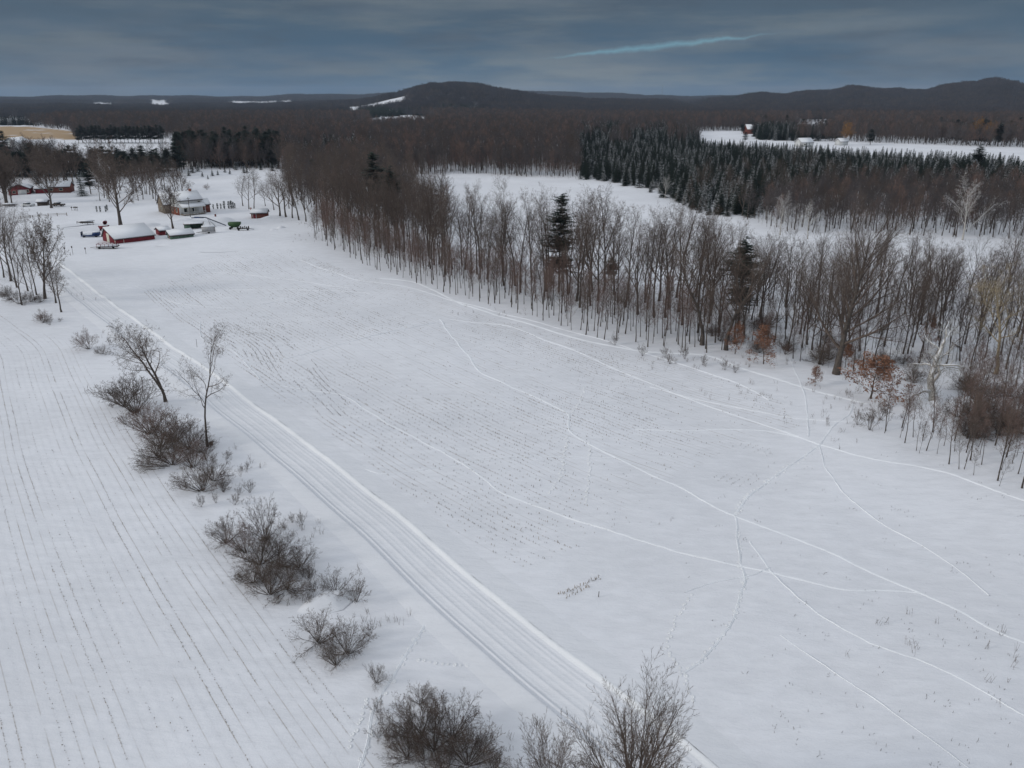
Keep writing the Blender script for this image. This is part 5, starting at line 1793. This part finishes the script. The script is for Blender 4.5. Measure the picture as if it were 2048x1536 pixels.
# snowed-in cars
def car(px, py, ang, label, body, snow_h):
    r = fr('parked_car', px, py, ang, label, 'car')
    b = MB()
    b.prism([(0, .35), (4.3, .35), (4.35, .8), (3.3, .95), (0, .95)], 0, 1.7, axis='y')
    b.build('body', M[body], r)
    b = MB(); b.prism([(.5, .955), (3.2, .955), (2.6, 1.42), (.9, 1.42)], .1, 1.6, axis='y'); b.build('cabin', M['glass'], r)
    b = MB(); b.prism([(.85, 1.425), (2.65, 1.425), (2.5, 1.42 + snow_h), (1.0, 1.42 + snow_h)], .06, 1.64, axis='y'); b.prism([(3.2, .97), (4.2, .86), (4.1, 1.02), (3.3, 1.16)], .1, 1.6, axis='y'); b.build('snow_cap', M['snow_roof'], r)
    for xx in (.85, 3.4):
        for yy in (.02, 1.68):
            wheel(r, (xx, yy, .32), .32)
    for yy in (.3, 1.4):
        b = MB(); b.box((4.34, yy, .66), (.05, .3, .14)); b.build('headlight', M['white'], r)
car(43, 414, 6, 'pale car dusted with snow on the open yard at the left', 'white', .18)
car(104, 413, 4, 'dark car half hidden behind the spreading tree trunk', 'darkwood', .25)
# snowed in woodpile at the left edge and yard fence of pallets
for px, py, sx_, lab in ((2, 414, 7, 'long snow covered pile at the left edge'), (155, 449, 6, 'snow laced pile of boards fenced by short stakes')):
    r = fr('woodpile', px, py, 5, lab, 'woodpile')
    b = MB()
    rg = random.Random(px)
    for i in range(14):
        b.box((rg.uniform(-.3, .3) + 2.5, rg.uniform(0, 1.6), .25 + rg.uniform(0, .8)), (sx_ * rg.uniform(.5, .9), .16, .1), rz=rg.uniform(-.15, .15))
    for i in range(4):
        b.box((i * 1.7, -.2, .5), (.12, .12, 1.2))
    b.build('boards', M['darkwood'], r)
    b = MB(); b.box((2.6, .9, 1.15), (sx_ * .8, 1.6, .35), taper=.7); b.build('snow_cap', M['snow_roof'], r)
r = fr('burn_barrel', 431, 433, 0, 'rusty barrel in the snow by the porch', 'barrel')
b = MB(); b.ring_tube([Vector((0, 0, -.1)), Vector((0, 0, .85))], [.3, .3], 12); b.build('drum', M['redbrown'], r)
# radio mast on the skyline
b = MB(); b.ring_tube([Vector((0, 0, -2)), Vector((0, 0, 90))], [1.4, .6], 4)
pm = Vector((.177 * 5500, 5500, 0))
tag(b.build('radio_mast', M['metal'], loc=(pm.x, pm.y, th_(pm.x, pm.y))), 'thin mast on the skyline right of the central hill', 'mast')


# snow mounds in the yard
def mound(px, py, a, b_, h, rz, label, seed):
    rg = random.Random(seed)
    m = MB()
    n, k = 20, 7
    for i in range(k + 1):
        f = i / k
        for j in range(n):
            t = j * math.tau / n
            rr_ = (1 - f) * (1 + .12 * math.sin(3 * t + seed) + .06 * math.sin(7 * t + seed))
            z = h * (1 - (1 - f) ** 2) ** 1.4 * (1 + .1 * math.sin(5 * t + seed * 2) * (1 - f))
            m.v.append(Vector((math.cos(t) * a * rr_, math.sin(t) * b_ * rr_, z - .03)))
    for i in range(k):
        for j in range(n):
            p, q = i * n + j, i * n + (j + 1) % n
            m.f.append((p, q, q + n, p + n)); m.m.append(0)
    o = m.build('snow_mound', M['snow_road'], smooth=True, loc=at(px, py))
    o.rotation_euler.z = rz
    tag(o, label, None, None, 'structure')


for i, (px, py, a, b_, h, rz) in enumerate(((451, 443, 3.6, 2.4, 1.5, 0), (562, 456, 1.6, 1.0, .7, .4), (547, 460, 1.4, .8, .5, 0), (545, 437, 5, 2.2, 1.1, .3), (368, 441, 4, 2, .9, .5), (186, 466, 4.5, 2.2, .8, .4), (300, 452, 5, 2.5, 1.0, 1.0),
                                            (125, 452, 7, 3, .7, .5), (345, 490, 5, 2.0, .5, 0), (110, 460, 6, 3, .6, 1), (418, 447, 4, 2, .6, 0), (650, 1205, 2.4, 1.6, .7, .6), (672, 1195, 1.6, 1.2, .6, 0), (1870, 808, 1.2, 1.0, .5, 0), (470, 500, 10, 2, .3, .3))):
    mound(px, py, a, b_, h, rz, 'heaped and drifted snow mound', i)

# the little patch of tall corn stubble nearest the lane
b = MB()
rg = random.Random(12)
for (a, c, n) in (((1116, 1190), (1200, 1156), 34), ((1132, 1196), (1182, 1172), 16)):
    for i in range(n):
        t = (i + rg.random()) / n
        p = at(a[0] + (c[0] - a[0]) * t + rg.gauss(0, 1.5), a[1] + (c[1] - a[1]) * t + rg.gauss(0, 1.5), -.02)
        h = rg.uniform(.12, .38)
        b.ring_tube([p, p + Vector((rg.gauss(0, .03), rg.gauss(0, .03), h))], [.022, .016], 4)
        if rg.random() < .4:
            q = p + Vector((0, 0, h * .6))
            b.ring_tube([q, q + Vector((rg.gauss(0, .12), rg.gauss(0, .12), -.04))], [.02, .008], 3)
tag(b.build('corn_stubble', M['stubble']), 'short double row of tan corn stalks standing near the lane', None, None, 'stuff')
# ------------------------------------------------------------------ air
m = bpy.data.materials.new('thin_haze')
m.use_nodes = True
nt = m.node_tree
nt.nodes.clear()
out = nt.nodes.new('ShaderNodeOutputMaterial')
pv = nt.nodes.new('ShaderNodeVolumePrincipled')
pv.inputs['Color'].default_value = (0.62, 0.78, 1.0, 1)
pv.inputs['Density'].default_value = 0.00006
pv.inputs['Anisotropy'].default_value = 0.2
nt.links.new(pv.outputs[0], out.inputs['Volume'])
b = MB()
b.box((0, 0, 76), (26000, 26000, 168))
hz = b.build('haze', m)
tag(hz, 'thin cold haze over the fields and woods', None, None, 'stuff')
